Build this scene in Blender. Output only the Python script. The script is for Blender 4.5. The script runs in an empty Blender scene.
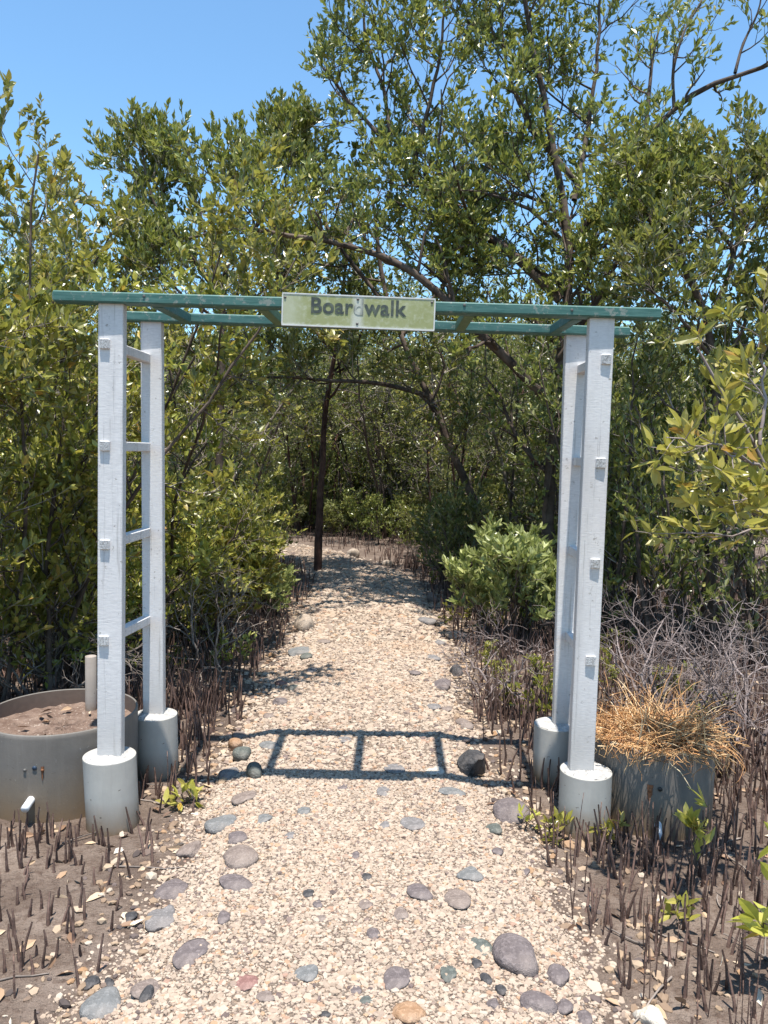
import bpy, math, random
import numpy as np
from mathutils import Matrix, Vector

SC = bpy.context.scene
COL = SC.collection
rng = np.random.default_rng(7)
R = math.radians

# ------------------------------------------------------------------ camera
F = 769.0
CAM = np.array([0.0, 0.0, 1.55])
PITCH, ROLL = -4.24, 1.4
Mc = Matrix.Rotation(R(90 + PITCH), 3, 'X') @ Matrix.Rotation(R(ROLL), 3, 'Z')
cam = bpy.data.cameras.new('camera')
co = bpy.data.objects.new('camera', cam); COL.objects.link(co)
co.matrix_world = Matrix.Translation(Vector(CAM)) @ Mc.to_4x4()
cam.sensor_width = 36; cam.lens = 36 * F / 1024
cam.clip_start = 0.05; cam.clip_end = 2000
SC.camera = co
MC = np.array(Mc)

def ray(px, py):
    d = MC @ np.array([(px - 384) / F, -(py - 512) / F, -1.0])
    return d
def at(px, py, Y):                       # the point of the place seen at a pixel, Y metres ahead
    d = ray(px, py); return CAM + d * (Y / d[1])
FWD = MC @ np.array([0, 0, -1.0])
def depth(p): return float((np.asarray(p) - CAM) @ FWD)
def G(px, py, z=0.0):                    # the same on the ground
    d = ray(px, py); return CAM + d * ((z - CAM[2]) / d[2])

# ------------------------------------------------------------------ helpers
def nrm(a):
    return a / np.maximum(np.linalg.norm(a, axis=-1, keepdims=True), 1e-9)

class MB:
    """collects vertices and faces of one mesh"""
    def __init__(s): s.v = []; s.f = []; s.n = 0
    def add(s, v, *faces):
        v = np.asarray(v, float).reshape(-1, 3)
        for f in faces:
            f = np.asarray(f, np.int64)
            if f.size: s.f.append(f + s.n)
        s.v.append(v); s.n += len(v)
    def mesh(s, name, mat=None, smooth=False, off=None):
        me = bpy.data.meshes.new(name)
        v = np.concatenate(s.v) if s.v else np.zeros((0, 3))
        if off is not None: v = v - np.asarray(off)
        tot = np.concatenate([np.full(len(f), f.shape[1]) for f in s.f])
        idx = np.concatenate([f.ravel() for f in s.f])
        me.vertices.add(len(v)); me.vertices.foreach_set('co', v.astype(np.float32).ravel())
        me.loops.add(len(idx)); me.loops.foreach_set('vertex_index', idx.astype(np.int32))
        me.polygons.add(len(tot))
        st = np.concatenate([[0], np.cumsum(tot)[:-1]])
        me.polygons.foreach_set('loop_start', st.astype(np.int32))
        me.polygons.foreach_set('loop_total', tot.astype(np.int32))
        me.polygons.foreach_set('use_smooth', np.full(len(tot), bool(smooth)))
        me.update(calc_edges=True); me.validate()
        if mat: me.materials.append(mat)
        return me

def link(name, me, parent=None, loc=None):
    o = bpy.data.objects.new(name, me); COL.objects.link(o)
    if parent: o.parent = parent
    if loc is not None: o.location = Vector(loc)
    return o
def tag(o, label=None, cat=None, group=None, kind=None):
    if label: o['label'] = label
    if cat: o['category'] = cat
    if group: o['group'] = group
    if kind: o['kind'] = kind
    return o
def thing(name, label, cat, loc, group=None):
    o = bpy.data.objects.new(name, None); COL.objects.link(o)
    o.location = Vector(loc); o.empty_display_size = .1
    return tag(o, label, cat, group)
def dup(root, loc, rz=0, sc=1, label=None, group=None):
    r = root.copy(); COL.objects.link(r); r.location = Vector(loc); r.rotation_euler = (0, 0, rz)
    r.scale = (sc, sc, sc)
    if label: r['label'] = label
    if group: r['group'] = group
    for ch in list(root.children):
        c = ch.copy(); COL.objects.link(c); c.parent = r
        for g in list(ch.children):
            d = g.copy(); COL.objects.link(d); d.parent = c
    return r

def box_frame(mb, A, B, w, h, up=(0, 0, 1), bev=0.004, side=None):
    """bevelled bar from A to B, w across, h along up"""
    A, B = np.asarray(A, float), np.asarray(B, float)
    t = nrm(B - A)
    if side is None:
        u = nrm(np.cross(t, up))
    else:
        u = nrm(np.asarray(side, float) - t * np.dot(side, t))
    v = np.cross(u, t)
    b = bev
    prof = [(-w/2+b, -h/2), (w/2-b, -h/2), (w/2, -h/2+b), (w/2, h/2-b), (w/2-b, h/2), (-w/2+b, h/2), (-w/2, h/2-b), (-w/2, -h/2+b)]
    L = np.linalg.norm(B - A)
    rings = []
    ns = max(3, int(L / .12))
    ss = np.concatenate([[0], np.linspace(b, L - b, ns), [L]])
    for k, s in enumerate(ss):
        sc = 1.0
        q = 0 if 0 < k < len(ss) - 1 else b
        rings.append([A + t*s + u*(np.sign(x)*max(abs(x)-q, 0)) + v*(np.sign(y)*max(abs(y)-q, 0)) for x, y in prof])
    V = np.array(rings).reshape(-1, 3); n = len(ss); fs = []
    for k in range(n - 1):
        for j in range(8):
            fs.append((k*8+j, (k+1)*8+j, (k+1)*8+(j+1) % 8, k*8+(j+1) % 8))
    mb.add(V, np.array(fs), np.array([list(range(8)), [(n-1)*8 + 7 - j for j in range(8)]]))

def lathe(mb, prof, c=(0, 0, 0), n=48, wob=0.0, tilt=None):
    prof = np.asarray(prof, float); m = len(prof)
    a = np.linspace(0, 2*np.pi, n, endpoint=False)
    w = 1 + wob * (np.sin(2*a + 1) + .5*np.sin(3*a))
    V = np.zeros((m, n, 3))
    V[..., 0] = prof[:, :1] * (np.cos(a)*w); V[..., 1] = prof[:, :1] * (np.sin(a)*w); V[..., 2] = prof[:, 1:]
    if tilt is not None: V[..., 2] += (V[..., 0]*tilt[0] + V[..., 1]*tilt[1]) * np.clip(prof[:, 1:], 0, 10) / max(prof[:, 1].max(), 1e-6)
    i, j = np.meshgrid(np.arange(m - 1), np.arange(n), indexing='ij')
    f = np.stack([i*n+j, i*n+(j+1) % n, (i+1)*n+(j+1) % n, (i+1)*n+j], -1).reshape(-1, 4)
    mb.add(V.reshape(-1, 3) + np.asarray(c), f)

def tubes(mb, P, r0, r1, sides=5, taper=1.0, lump=0.0):
    """P (N,S,3) polylines to tapered tubes"""
    P = np.asarray(P, float); N, S, _ = P.shape
    r0 = np.broadcast_to(np.asarray(r0, float), (N,)); r1 = np.broadcast_to(np.asarray(r1, float), (N,))
    T = np.empty_like(P); T[:, 1:-1] = P[:, 2:] - P[:, :-2]; T[:, 0] = P[:, 1] - P[:, 0]; T[:, -1] = P[:, -1] - P[:, -2]
    T = nrm(T)
    mt = np.abs(T).mean(1); ax = np.eye(3)[mt.argmin(1)]
    U = nrm(np.cross(T, ax[:, None, :])); W = np.cross(T, U)
    t = np.linspace(0, 1, S)[None, :] ** taper
    rad = r0[:, None] * (1 - t) + r1[:, None] * t
    if lump: rad = rad * (1 + lump * rng.normal(size=rad.shape))
    a = np.linspace(0, 2*np.pi, sides, endpoint=False)
    V = P[:, :, None, :] + rad[:, :, None, None] * (U[:, :, None, :]*np.cos(a)[None, None, :, None] + W[:, :, None, :]*np.sin(a)[None, None, :, None])
    n, s, k = np.meshgrid(np.arange(N), np.arange(S - 1), np.arange(sides), indexing='ij')
    b = n*S*sides
    f = np.stack([b+s*sides+k, b+s*sides+(k+1) % sides, b+(s+1)*sides+(k+1) % sides, b+(s+1)*sides+k], -1).reshape(-1, 4)
    mb.add(V.reshape(-1, 3), f)

def resample(pts, n):
    pts = np.asarray(pts, float)
    d = np.concatenate([[0], np.cumsum(np.linalg.norm(np.diff(pts, axis=0), axis=1))])
    s = np.linspace(0, d[-1], n)
    # smooth: linear sampling then one light relaxation
    q = np.stack([np.interp(s, d, pts[:, i]) for i in range(3)], 1)
    for _ in range(2):
        q[1:-1] = .5*q[1:-1] + .25*(q[:-2] + q[2:])
    return q

def sub(g, P, rad, k, L, ang, wig, up, nseg, t0=.15, t1=1., fall=.5, shrink=.55):
    """k children on every polyline of P: returns (children, their root radii)"""
    N, S, _ = P.shape
    t = (np.arange(k)[None] + g.random((N, k))) / k * (t1 - t0) + t0
    s = np.clip(t * (S - 1), 0, S - 1.001); i = s.astype(int); fr = (s - i)[..., None]
    n = np.arange(N)[:, None]
    p = P[n, i]*(1 - fr) + P[n, i+1]*fr
    T = nrm(P[n, i+1] - P[n, i])
    q = g.normal(size=T.shape); q = nrm(q - (q*T).sum(-1, keepdims=True)*T)
    a = R(ang) * (.7 + .6*g.random((N, k)))[..., None]
    d = np.cos(a)*T + np.sin(a)*q
    LL = L * (1 - fall*t) * (.6 + .7*g.random((N, k)))
    rr = (rad[0][:, None]*(1 - t) + rad[1][:, None]*t)
    p, d, LL, rr = p.reshape(-1, 3), d.reshape(-1, 3), LL.reshape(-1), rr.reshape(-1)
    out = [p]
    for _ in range(nseg):
        d = nrm(d + g.normal(size=d.shape)*wig + np.array([0, 0, up]))
        p = p + d * (LL/nseg)[:, None]; out.append(p)
    C = np.stack(out, 1)
    r0 = np.maximum(rr*shrink, .0015); return C, (r0, np.maximum(r0*.35, .001))

def leaves(mb, g, P, per, L, W, up=.35, spread=.8, detail=0, t0=.15, fold=.25, tuft=0):
    """leaves along every polyline of P"""
    N, S, _ = P.shape
    t = t0 + (1 - t0)*g.random((N, per))
    if tuft: t[:, :tuft] = .97
    s = np.clip(t*(S-1), 0, S-1.001); i = s.astype(int); fr = (s - i)[..., None]
    n = np.arange(N)[:, None]
    p = (P[n, i]*(1-fr) + P[n, i+1]*fr).reshape(-1, 3)
    T = nrm(P[n, i+1] - P[n, i]).reshape(-1, 3)
    d = nrm(T*.6 + spread*nrm(g.normal(size=T.shape)) + np.array([0, 0, up]))
    q = g.normal(size=T.shape)*.8 + np.array([0, 0, .9])
    u = nrm(np.cross(d, q)); nn = np.cross(u, d)
    sz = (.6 + .6*g.random(len(p)))
    LL = (L*sz)[:, None]; WW = (W*sz)[:, None]*.5
    M = len(p); b = np.arange(M)[:, None]
    if not detail:
        V = np.stack([p, p + d*LL*.5 + u*WW + nn*WW*fold*2, p + d*LL, p + d*LL*.5 - u*WW + nn*WW*fold*2], 1)
        f = np.concatenate([b*4 + np.array([[0, 1, 2]]), b*4 + np.array([[0, 2, 3]])])
        mb.add(V.reshape(-1, 3), f)
    else:
        cv = (g.random(len(p))[:, None]*.3 - .22)
        m = lambda x: p + d*LL*x + nn*LL*cv*x*x
        V = np.stack([m(0.), m(.08)+u*WW*.18+nn*WW*fold*.2, m(.36)+u*WW+nn*WW*fold, m(.7)+u*WW*.78+nn*WW*fold, m(1.),
                      m(.7)-u*WW*.78+nn*WW*fold, m(.36)-u*WW+nn*WW*fold, m(.08)-u*WW*.18+nn*WW*fold*.2, m(.36), m(.7)], 1)
        k = 10
        q4 = np.array([[1, 2, 8, 0], [2, 3, 9, 8], [8, 9, 5, 6], [0, 8, 6, 7]]); q3 = np.array([[3, 4, 9], [9, 4, 5]])
        f4 = (b[:, :, None]*k + q4[None]).reshape(-1, 4); f3 = (b[:, :, None]*k + q3[None]).reshape(-1, 3)
        mb.add(V.reshape(-1, 3), f4, f3)

# ------------------------------------------------------------------ materials
class NT:
    def __init__(s, name):
        s.m = bpy.data.materials.new(name); s.m.use_nodes = True
        s.t = s.m.node_tree; s.t.nodes.clear()
        s.out = s.n('ShaderNodeOutputMaterial')
    def n(s, typ, **kw):
        nd = s.t.nodes.new(typ)
        for k, v in kw.items():
            if k in nd.inputs: nd.inputs[k].default_value = v
            else: setattr(nd, k, v)
        return nd
    def l(s, a, b): s.t.links.new(a, b)
    def noise(s, vec, scale, detail=4, rough=.55):
        nd = s.n('ShaderNodeTexNoise'); nd.inputs['Scale'].default_value = scale
        nd.inputs['Detail'].default_value = detail; nd.inputs['Roughness'].default_value = rough
        if vec is not None: s.l(vec, nd.inputs['Vector'])
        return nd.outputs[0]
    def ramp(s, fac, stops, interp='LINEAR'):
        nd = s.n('ShaderNodeValToRGB'); cr = nd.color_ramp; cr.interpolation = interp
        while len(cr.elements) < len(stops): cr.elements.new(.5)
        for e, (p, c) in zip(cr.elements, stops):
            e.position = p; e.color = (*c, 1) if len(c) == 3 else c
        s.l(fac, nd.inputs[0]); return nd.outputs[0]
    def mix(s, fac, a, b, mode='MIX'):
        nd = s.n('ShaderNodeMix', data_type='RGBA', blend_type=mode)
        for sock, v in ((nd.inputs[0], fac), (nd.inputs[6], a), (nd.inputs[7], b)):
            if isinstance(v, (int, float)): sock.default_value = v
            elif isinstance(v, tuple): sock.default_value = (*v, 1)
            else: s.l(v, sock)
        return nd.outputs[2]
    def math(s, op, a, b=None, clamp=False):
        nd = s.n('ShaderNodeMath', operation=op, use_clamp=clamp)
        for sock, v in ((nd.inputs[0], a), (nd.inputs[1], b)):
            if v is None: continue
            if isinstance(v, (int, float)): sock.default_value = v
            else: s.l(v, sock)
        return nd.outputs[0]
    def maprange(s, v, a, b, c=0., d=1.):
        nd = s.n('ShaderNodeMapRange'); s.l(v, nd.inputs[0])
        for i, x in enumerate((a, b, c, d)): nd.inputs[i+1].default_value = x
        return nd.outputs[0]
    def coord(s, kind='Object', scale=None):
        tc = s.n('ShaderNodeTexCoord').outputs[kind]
        if scale is None: return tc
        mp = s.n('ShaderNodeMapping'); mp.inputs['Scale'].default_value = scale; s.l(tc, mp.inputs[0]); return mp.outputs[0]
    def sep(s, v):
        nd = s.n('ShaderNodeSeparateXYZ'); s.l(v, nd.inputs[0]); return nd.outputs
    def bsdf(s, col, rough=.7, bump=None, bstr=.3, bdist=.01, spec=.5):
        p = s.n('ShaderNodeBsdfPrincipled')
        for sock, v in ((p.inputs['Base Color'], col), (p.inputs['Roughness'], rough)):
            if isinstance(v, (int, float)): sock.default_value = v
            elif isinstance(v, tuple): sock.default_value = (*v, 1)
            else: s.l(v, sock)
        p.inputs['Specular IOR Level'].default_value = spec
        if bump is not None:
            b = s.n('ShaderNodeBump'); b.inputs['Strength'].default_value = bstr; b.inputs['Distance'].default_value = bdist
            s.l(bump, b.inputs['Height']); s.l(b.outputs[0], p.inputs['Normal'])
        s.l(p.outputs[0], s.out.inputs[0]); return p

def leaf_mat(name, stops, trans=(.16, .2, .03), tf=.3, rough=.42):
    k = NT(name)
    rnd = k.n('ShaderNodeNewGeometry').outputs['Random Per Island']
    oi = k.n('ShaderNodeObjectInfo').outputs['Random']
    c = k.ramp(rnd, stops)
    hs = k.n('ShaderNodeHueSaturation'); k.l(c, hs.inputs['Color'])
    k.l(k.maprange(oi, 0, 1, .75, 1.2), hs.inputs['Value']); k.l(k.maprange(oi, 0, 1, .485, .51), hs.inputs['Hue'])
    p = k.bsdf(hs.outputs[0], rough-.06, spec=.65)
    tr = k.n('ShaderNodeBsdfTranslucent')
    k.l(k.mix(.5, hs.outputs[0], trans), tr.inputs[0])
    mx = k.n('ShaderNodeMixShader'); mx.inputs[0].default_value = tf
    k.l(p.outputs[0], mx.inputs[1]); k.l(tr.outputs[0], mx.inputs[2]); k.l(mx.outputs[0], k.out.inputs[0])
    return k.m

def bark_mat(name, a, b, scale=14):
    k = NT(name); v = k.coord('Object')
    n1 = k.noise(v, scale, 5, .65); n2 = k.noise(v, scale*.25, 3)
    c = k.mix(k.maprange(n1, .3, .7), a, b)
    c = k.mix(k.maprange(n2, .45, .75), c, tuple(min(1, x*1.7) for x in b))
    k.bsdf(c, .85, n1, .6, .01, .2); return k.m

GREEN = [(0, (.085, .105, .028)), (.35, (.16, .185, .052)), (.7, (.245, .262, .085)), (.92, (.33, .33, .14)), (1, (.36, .31, .08))]
MIDG = [(0, (.085, .11, .024)), (.35, (.175, .20, .045)), (.7, (.265, .28, .07)), (.92, (.35, .34, .11)), (1, (.38, .31, .07))]
YGREEN = [(0, (.11, .13, .025)), (.35, (.235, .245, .045)), (.7, (.345, .335, .07)), (.9, (.45, .41, .11)), (.98, (.46, .37, .08)), (1, (.45, .24, .05))]
LIGHTG = [(0, (.13, .14, .04)), (.4, (.235, .245, .08)), (.8, (.34, .345, .14)), (1, (.48, .47, .2))]
BRIGHT = [(0, (.19, .19, .03)), (.4, (.37, .355, .055)), (.8, (.50, .46, .12)), (.95, (.46, .40, .10)), (1, (.46, .25, .04))]
M_green = leaf_mat('leaf_green', GREEN, (.2, .26, .05), .4, .38)
M_mid = leaf_mat('leaf_mid_green', MIDG, (.24, .27, .045), .4, .38)
M_ygreen = leaf_mat('leaf_yellow_green', YGREEN, (.32, .32, .05), .4, .38)
M_light = leaf_mat('leaf_light_green', LIGHTG, (.28, .36, .09), .38)
M_bright = leaf_mat('leaf_bright', BRIGHT, (.5, .5, .09), .4, .36)
M_bark_d = bark_mat('bark_dark', (.035, .024, .019), (.10, .075, .06))
M_bark_g = bark_mat('bark_grey', (.09, .07, .058), (.22, .185, .16))
M_bark_r = bark_mat('bark_red', (.035, .016, .012), (.09, .05, .038))
M_dead = bark_mat('dead_twigs', (.08, .058, .054), (.27, .22, .205), 7)
M_root = bark_mat('breathing_root_skin', (.045, .026, .020), (.15, .095, .076), 22)
M_twig = bark_mat('twig_bark', (.10, .08, .068), (.30, .26, .23), 10)

# ------------------------------------------------------------------ light
sun_dir = nrm(np.array([0.006, -0.21, 1.0]))
elev = math.asin(sun_dir[2]); azi = math.atan2(sun_dir[0], sun_dir[1])
w = bpy.data.worlds.new('World'); SC.world = w; w.use_nodes = True
nt = w.node_tree; nt.nodes.clear()
sk = nt.nodes.new('ShaderNodeTexSky'); sk.sky_type = 'NISHITA'; sk.sun_disc = False
sk.sun_elevation = elev; sk.sun_rotation = azi
sk.air_density = 1.0; sk.dust_density = .15; sk.ozone_density = .7
bg = nt.nodes.new('ShaderNodeBackground'); bg.inputs[1].default_value = .12
wo = nt.nodes.new('ShaderNodeOutputWorld')
mm = nt.nodes.new('ShaderNodeMix'); mm.data_type = 'RGBA'; mm.blend_type = 'MULTIPLY'; mm.inputs[0].default_value = 1; mm.inputs[7].default_value = (.76, .985, 1.05, 1)
nt.links.new(sk.outputs[0], mm.inputs[6]); nt.links.new(mm.outputs[2], bg.inputs[0]); nt.links.new(bg.outputs[0], wo.inputs[0])
sl = bpy.data.lights.new('sun', 'SUN'); sl.energy = 4.6; sl.angle = R(.5); sl.color = (1, .955, .88)
so = bpy.data.objects.new('sun', sl); COL.objects.link(so)
so.rotation_euler = Vector(sun_dir).to_track_quat('Z', 'Y').to_euler(); so.location = (0, -3, 12)

SC.view_settings.view_transform = 'Standard'; SC.view_settings.look = 'None'
SC.view_settings.exposure = 1.02; SC.view_settings.gamma = 1
try:
    SC.cycles.use_denoising = True
    SC.cycles.max_bounces = 6; SC.cycles.diffuse_bounces = 3; SC.cycles.glossy_bounces = 2; SC.cycles.transmission_bounces = 3
    SC.cycles.caustics_reflective = False; SC.cycles.caustics_refractive = False
except Exception: pass

# ------------------------------------------------------------------ path outline (ground metres)
LE = [(66, 1024), (120, 960), (160, 900), (200, 800), (222, 745), (258, 700), (284, 650), (298, 620), (308, 600), (318, 582)]
RE = [(628, 1024), (590, 950), (560, 900), (528, 840), (497, 790), (481, 745), (466, 700), (450, 650), (438, 620), (430, 598), (414, 577)]
FAR_LOW = [(300, 566), (268, 560), (235, 557), (190, 556)]
FAR_UP = [(352, 555), (310, 546), (262, 540), (215, 536), (165, 533)]
le = [G(*p)[:2] for p in LE]; re_ = [G(*p)[:2] for p in RE]
lowp = [G(*p)[:2] for p in FAR_LOW]; upp = [G(*p)[:2] for p in FAR_UP]
POLY = np.array([(le[0][0]-.05, -5.0)] + le + lowp + [(lowp[-1][0]-4, lowp[-1][1]-.3), (upp[-1][0]-4, upp[-1][1]+.1)] + upp[::-1] + re_[::-1] + [(re_[0][0]+.05, -5.0)])

def poly_sd(P):
    """signed distance to the path outline, positive inside"""
    P = np.asarray(P, float); A = POLY; B = np.roll(POLY, -1, 0)
    dmin = np.full(len(P), 1e9); ins = np.zeros(len(P), bool)
    for a, b in zip(A, B):
        ab = b - a; t = np.clip(((P - a) @ ab) / (ab @ ab + 1e-12), 0, 1)
        dmin = np.minimum(dmin, np.linalg.norm(P - (a + t[:, None]*ab), axis=1))
        c = ((a[1] > P[:, 1]) != (b[1] > P[:, 1]))
        xs = (b[0]-a[0])*(P[:, 1]-a[1])/(b[1]-a[1]+1e-12) + a[0]
        ins ^= c & (P[:, 0] < xs)
    return np.where(ins, dmin, -dmin)

_ph = rng.random((14, 4))
def wob(x, y, s=1.0):
    r = 0
    for k in range(14):
        fr = (.6 + k*.55)*s; a = _ph[k, 0]*6.28
        r = r + np.sin((x*math.cos(a) + y*math.sin(a))*fr*2 + _ph[k, 1]*6.28)/(1+k*.35)
    return r * .25
def mudz(x, y):
    return .012*wob(x, y, .9) + .006*wob(y*1.7+3, x*1.3, 2.2)
def smooth(x): x = np.clip(x, 0, 1); return x*x*(3-2*x)
def pathz(x, y, d):
    return -.03 + .07*smooth((d+.12)/.4) + .006*wob(x, y, 1.6)
def groundz(x, y):
    x = np.atleast_1d(np.asarray(x, float)); y = np.atleast_1d(np.asarray(y, float))
    d = poly_sd(np.stack([x, y], 1))
    return np.maximum(mudz(x, y), np.where(d > -.2, pathz(x, y, d), -1))

# mud: one sheet to the horizon, fine near the camera
def grid_axis(lo, hi, c0, c1, step, n_out=22):
    a = np.arange(c0, c1+1e-6, step)
    l = c0 - np.geomspace(step, c0-lo, n_out)[::-1]; r = c1 + np.geomspace(step, hi-c1, n_out)
    return np.concatenate([l, a, r])
gx = grid_axis(-400, 400, -3.2, 3.2, .03); gy = grid_axis(-60, 700, 1.2, 7.5, .03)
X, Y = np.meshgrid(gx, gy, indexing='ij')
Z = mudz(X, Y) * np.clip(1 - np.hypot(X, Y)/60, 0, 1)
mb = MB(); nx, ny = len(gx), len(gy)
i, j = np.meshgrid(np.arange(nx-1), np.arange(ny-1), indexing='ij'); b = i*ny+j
mb.add(np.stack([X, Y, Z], -1), np.stack([b, b+ny, b+ny+1, b+1], -1).reshape(-1, 4))
k = NT('mud'); v = k.coord('Object')
n1 = k.noise(v, 3, 6, .6); n2 = k.noise(v, 26, 5, .65); n3 = k.noise(v, 90, 3)
c = k.ramp(n1, [(.3, (.10, .068, .052)), (.5, (.172, .127, .10)), (.7, (.262, .204, .167))])
c = k.mix(k.maprange(n2, .5, .7), c, (.10, .065, .048))
c = k.mix(k.maprange(n3, .62, .72), c, (.25, .195, .15))
h = k.math('ADD', k.math('MULTIPLY', n2, 1.0), k.math('MULTIPLY', n3, .35))
k.bsdf(c, k.maprange(n1, .3, .7, .75, .95), h, 1.0, .045, .25)
tag(link('ground', mb.mesh('ground', k.m, True)), kind='structure')

# path
st = .05
px_, py_ = np.meshgrid(np.arange(-9, 1.6, st), np.arange(-5, 18, st), indexing='ij')
d = poly_sd(np.stack([px_.ravel(), py_.ravel()], 1)).reshape(px_.shape)
mb = MB(); nx, ny = px_.shape
i, j = np.meshgrid(np.arange(nx-1), np.arange(ny-1), indexing='ij'); b = i*ny+j
fq = np.stack([b, b+ny, b+ny+1, b+1], -1).reshape(-1, 4)
keep = (d.ravel()[fq] > -.16).all(1)
used, inv = np.unique(fq[keep], return_inverse=True)
PV = np.stack([px_, py_, pathz(px_, py_, d)], -1).reshape(-1, 3)[used]
mb.add(PV, inv.reshape(-1, 4))
k = NT('crushed_stone'); v = k.coord('Object')
vo = k.n('ShaderNodeTexVoronoi'); vo.inputs['Scale'].default_value = 85; k.l(v, vo.inputs['Vector'])
vo2 = k.n('ShaderNodeTexVoronoi', feature='DISTANCE_TO_EDGE'); vo2.inputs['Scale'].default_value = 85; k.l(v, vo2.inputs['Vector'])
cs = k.sep(vo.outputs['Color'])
PEB = [(0, (.16, .12, .12)), (.05, (.26, .2, .18)), (.12, (.40, .32, .26)), (.35, (.475, .39, .32)), (.65, (.55, .47, .395)), (.88, (.61, .54, .46)), (.95, (.52, .37, .25)), (1, (.45, .32, .26))]
c = k.ramp(cs[0], PEB)
n1 = k.noise(v, 1.6, 5, .6)
c = k.mix(k.maprange(n1, .56, .72, 0, .55), c, (.50, .33, .20))
c = k.mix(k.maprange(vo2.outputs[0], .0, .10, .4, 0), c, (.42, .34, .28))
c = k.mix(k.maprange(k.noise(v, 4, 5, .6), .5, .62, 0, .6), c, (.46, .37, .29))
c = k.mix(1., c, (.675, .627, .59), 'MULTIPLY')
hh = k.math('MULTIPLY', k.math('MINIMUM', vo2.outputs[0], .25), 4)
k.bsdf(c, .9, hh, .9, .012, .2)
tag(link('path', mb.mesh('path', k.m, True)), kind='structure')

# ------------------------------------------------------------------ gravel on the path (nobody could count it)
def ico(level):
    import bmesh
    bm = bmesh.new(); bmesh.ops.create_icosphere(bm, subdivisions=level, radius=1)
    v = np.array([x.co[:] for x in bm.verts]); f = np.array([[q.index for q in t.verts] for t in bm.faces]); bm.free(); return v, f
IV, IF = ico(1)
def pebble_mesh(mb, P, r, g, flat=(.45, .85)):
    N = len(P); V = np.repeat(IV[None], N, 0)
    V = V * (1 + .34*(g.random((N, len(IV), 1)) - .5)*1.3)
    V = V * np.stack([1+.5*g.random(N), .75+.35*g.random(N), flat[0]+(flat[1]-flat[0])*g.random(N)], 1)[:, None]
    a = g.random(N)*6.28; ca, sa = np.cos(a)[:, None], np.sin(a)[:, None]
    tx = (g.random(N)-.5)[:, None]*.9
    x, y, z = V[..., 0]*ca - V[..., 1]*sa, V[..., 0]*sa + V[..., 1]*ca, V[..., 2]
    y, z = y*np.cos(tx) - z*np.sin(tx), y*np.sin(tx) + z*np.cos(tx)
    V = np.stack([x, y, z], -1)*r[:, None, None] + P[:, None]
    mb.add(V.reshape(-1, 3), (np.arange(N)[:, None, None]*len(IV) + IF[None]).reshape(-1, 3))
g = np.random.default_rng(11)
def scatter_gravel(n, y0, y1, xr, rmed, rs):
    P = np.stack([g.uniform(xr[0], xr[1], n), g.uniform(y0, y1, n)], 1)
    d = poly_sd(P) + .05*wob(P[:, 0]*2, P[:, 1]*2, 1.5)
    pr = np.clip((d+.11)/.22, 0, 1)**1.5
    pr = pr*(.72 + .28*smooth((wob(P[:, 0]*3+9, P[:, 1]*2.2, 1.3)+.55)/.6)); P = P[g.random(n) < pr]; d = poly_sd(P)
    z = groundz(P[:, 0], P[:, 1])
    r = rmed*np.exp(rs*g.normal(size=len(P))); r = np.minimum(r, rmed*2.4)
    return np.c_[P, z + r*.02], r
mb = MB()
for args in ((115000, 1.3, 3.6, (-1.4, 1.4), .0048, .44), (34000, 3.6, 6.2, (-1.2, 1.2), .0078, .45), (16000, 6.2, 10.5, (-1.3, 1.1), .014, .35), (6000, 10.5, 15, (-5.5, .9), .018, .3)):
    P, r = scatter_gravel(*args); pebble_mesh(mb, P, r, g)
k = NT('gravel_stone')
rnd = k.n('ShaderNodeNewGeometry').outputs['Random Per Island']
c = k.ramp(rnd, [(0, (.14, .115, .11)), (.03, (.24, .19, .18)), (.06, (.35, .28, .24)), (.12, (.45, .37, .30)), (.35, (.51, .43, .35)), (.65, (.57, .49, .405)), (.9, (.62, .55, .465)), (.95, (.52, .36, .23)), (1, (.45, .31, .25))])
v = k.coord('Object'); n1 = k.noise(v, 1.3, 5, .6)
c = k.mix(k.maprange(n1, .54, .75, 0, .5), c, (.55, .36, .22))
c = k.mix(k.maprange(k.noise(v, 120, 3), .5, .8, 0, .35), c, (.4, .32, .26))
c = k.mix(1., c, (.675, .627, .59), 'MULTIPLY')
k.bsdf(c, .9, spec=.2)
# the looser, bigger tan stones that spill over both edges
mb2 = MB(); P = np.stack([g.uniform(-1.7, 1.7, 24000), g.uniform(1.3, 9, 24000)], 1); d = poly_sd(P) + .08*wob(P[:, 0]*2+4, P[:, 1]*2, 1.5)
P = P[g.random(len(P)) < np.clip(1 - np.abs(d+.07)/np.where(d < -.07, np.where(P[:, 0] < 0, .24, .42), .20), 0, 1)**1.3*.75]; r = np.minimum(.0088*np.exp(.38*g.normal(size=len(P))), .021)*(1 + .05*P[:, 1])
pebble_mesh(mb2, np.c_[P, groundz(P[:, 0], P[:, 1]) + r*.25], r, g)
k2 = NT('edge_gravel_stone'); rnd = k2.n('ShaderNodeNewGeometry').outputs['Random Per Island']
c = k2.ramp(rnd, [(0, (.07, .055, .05)), (.12, (.13, .10, .09)), (.25, (.21, .145, .10)), (.5, (.29, .205, .135)), (.75, (.36, .27, .19)), (.92, (.42, .35, .28)), (1, (.29, .17, .09))])
k2.bsdf(c, .9, spec=.2)
tag(link('edge_gravel', mb2.mesh('edge_gravel', k2.m)), 'loose tan and brown pebbles spilling over the path edges', kind='stuff')
tag(link('gravel', mb.mesh('gravel', k.m)), 'cream and tan crushed stone covering the path', kind='stuff')

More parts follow.
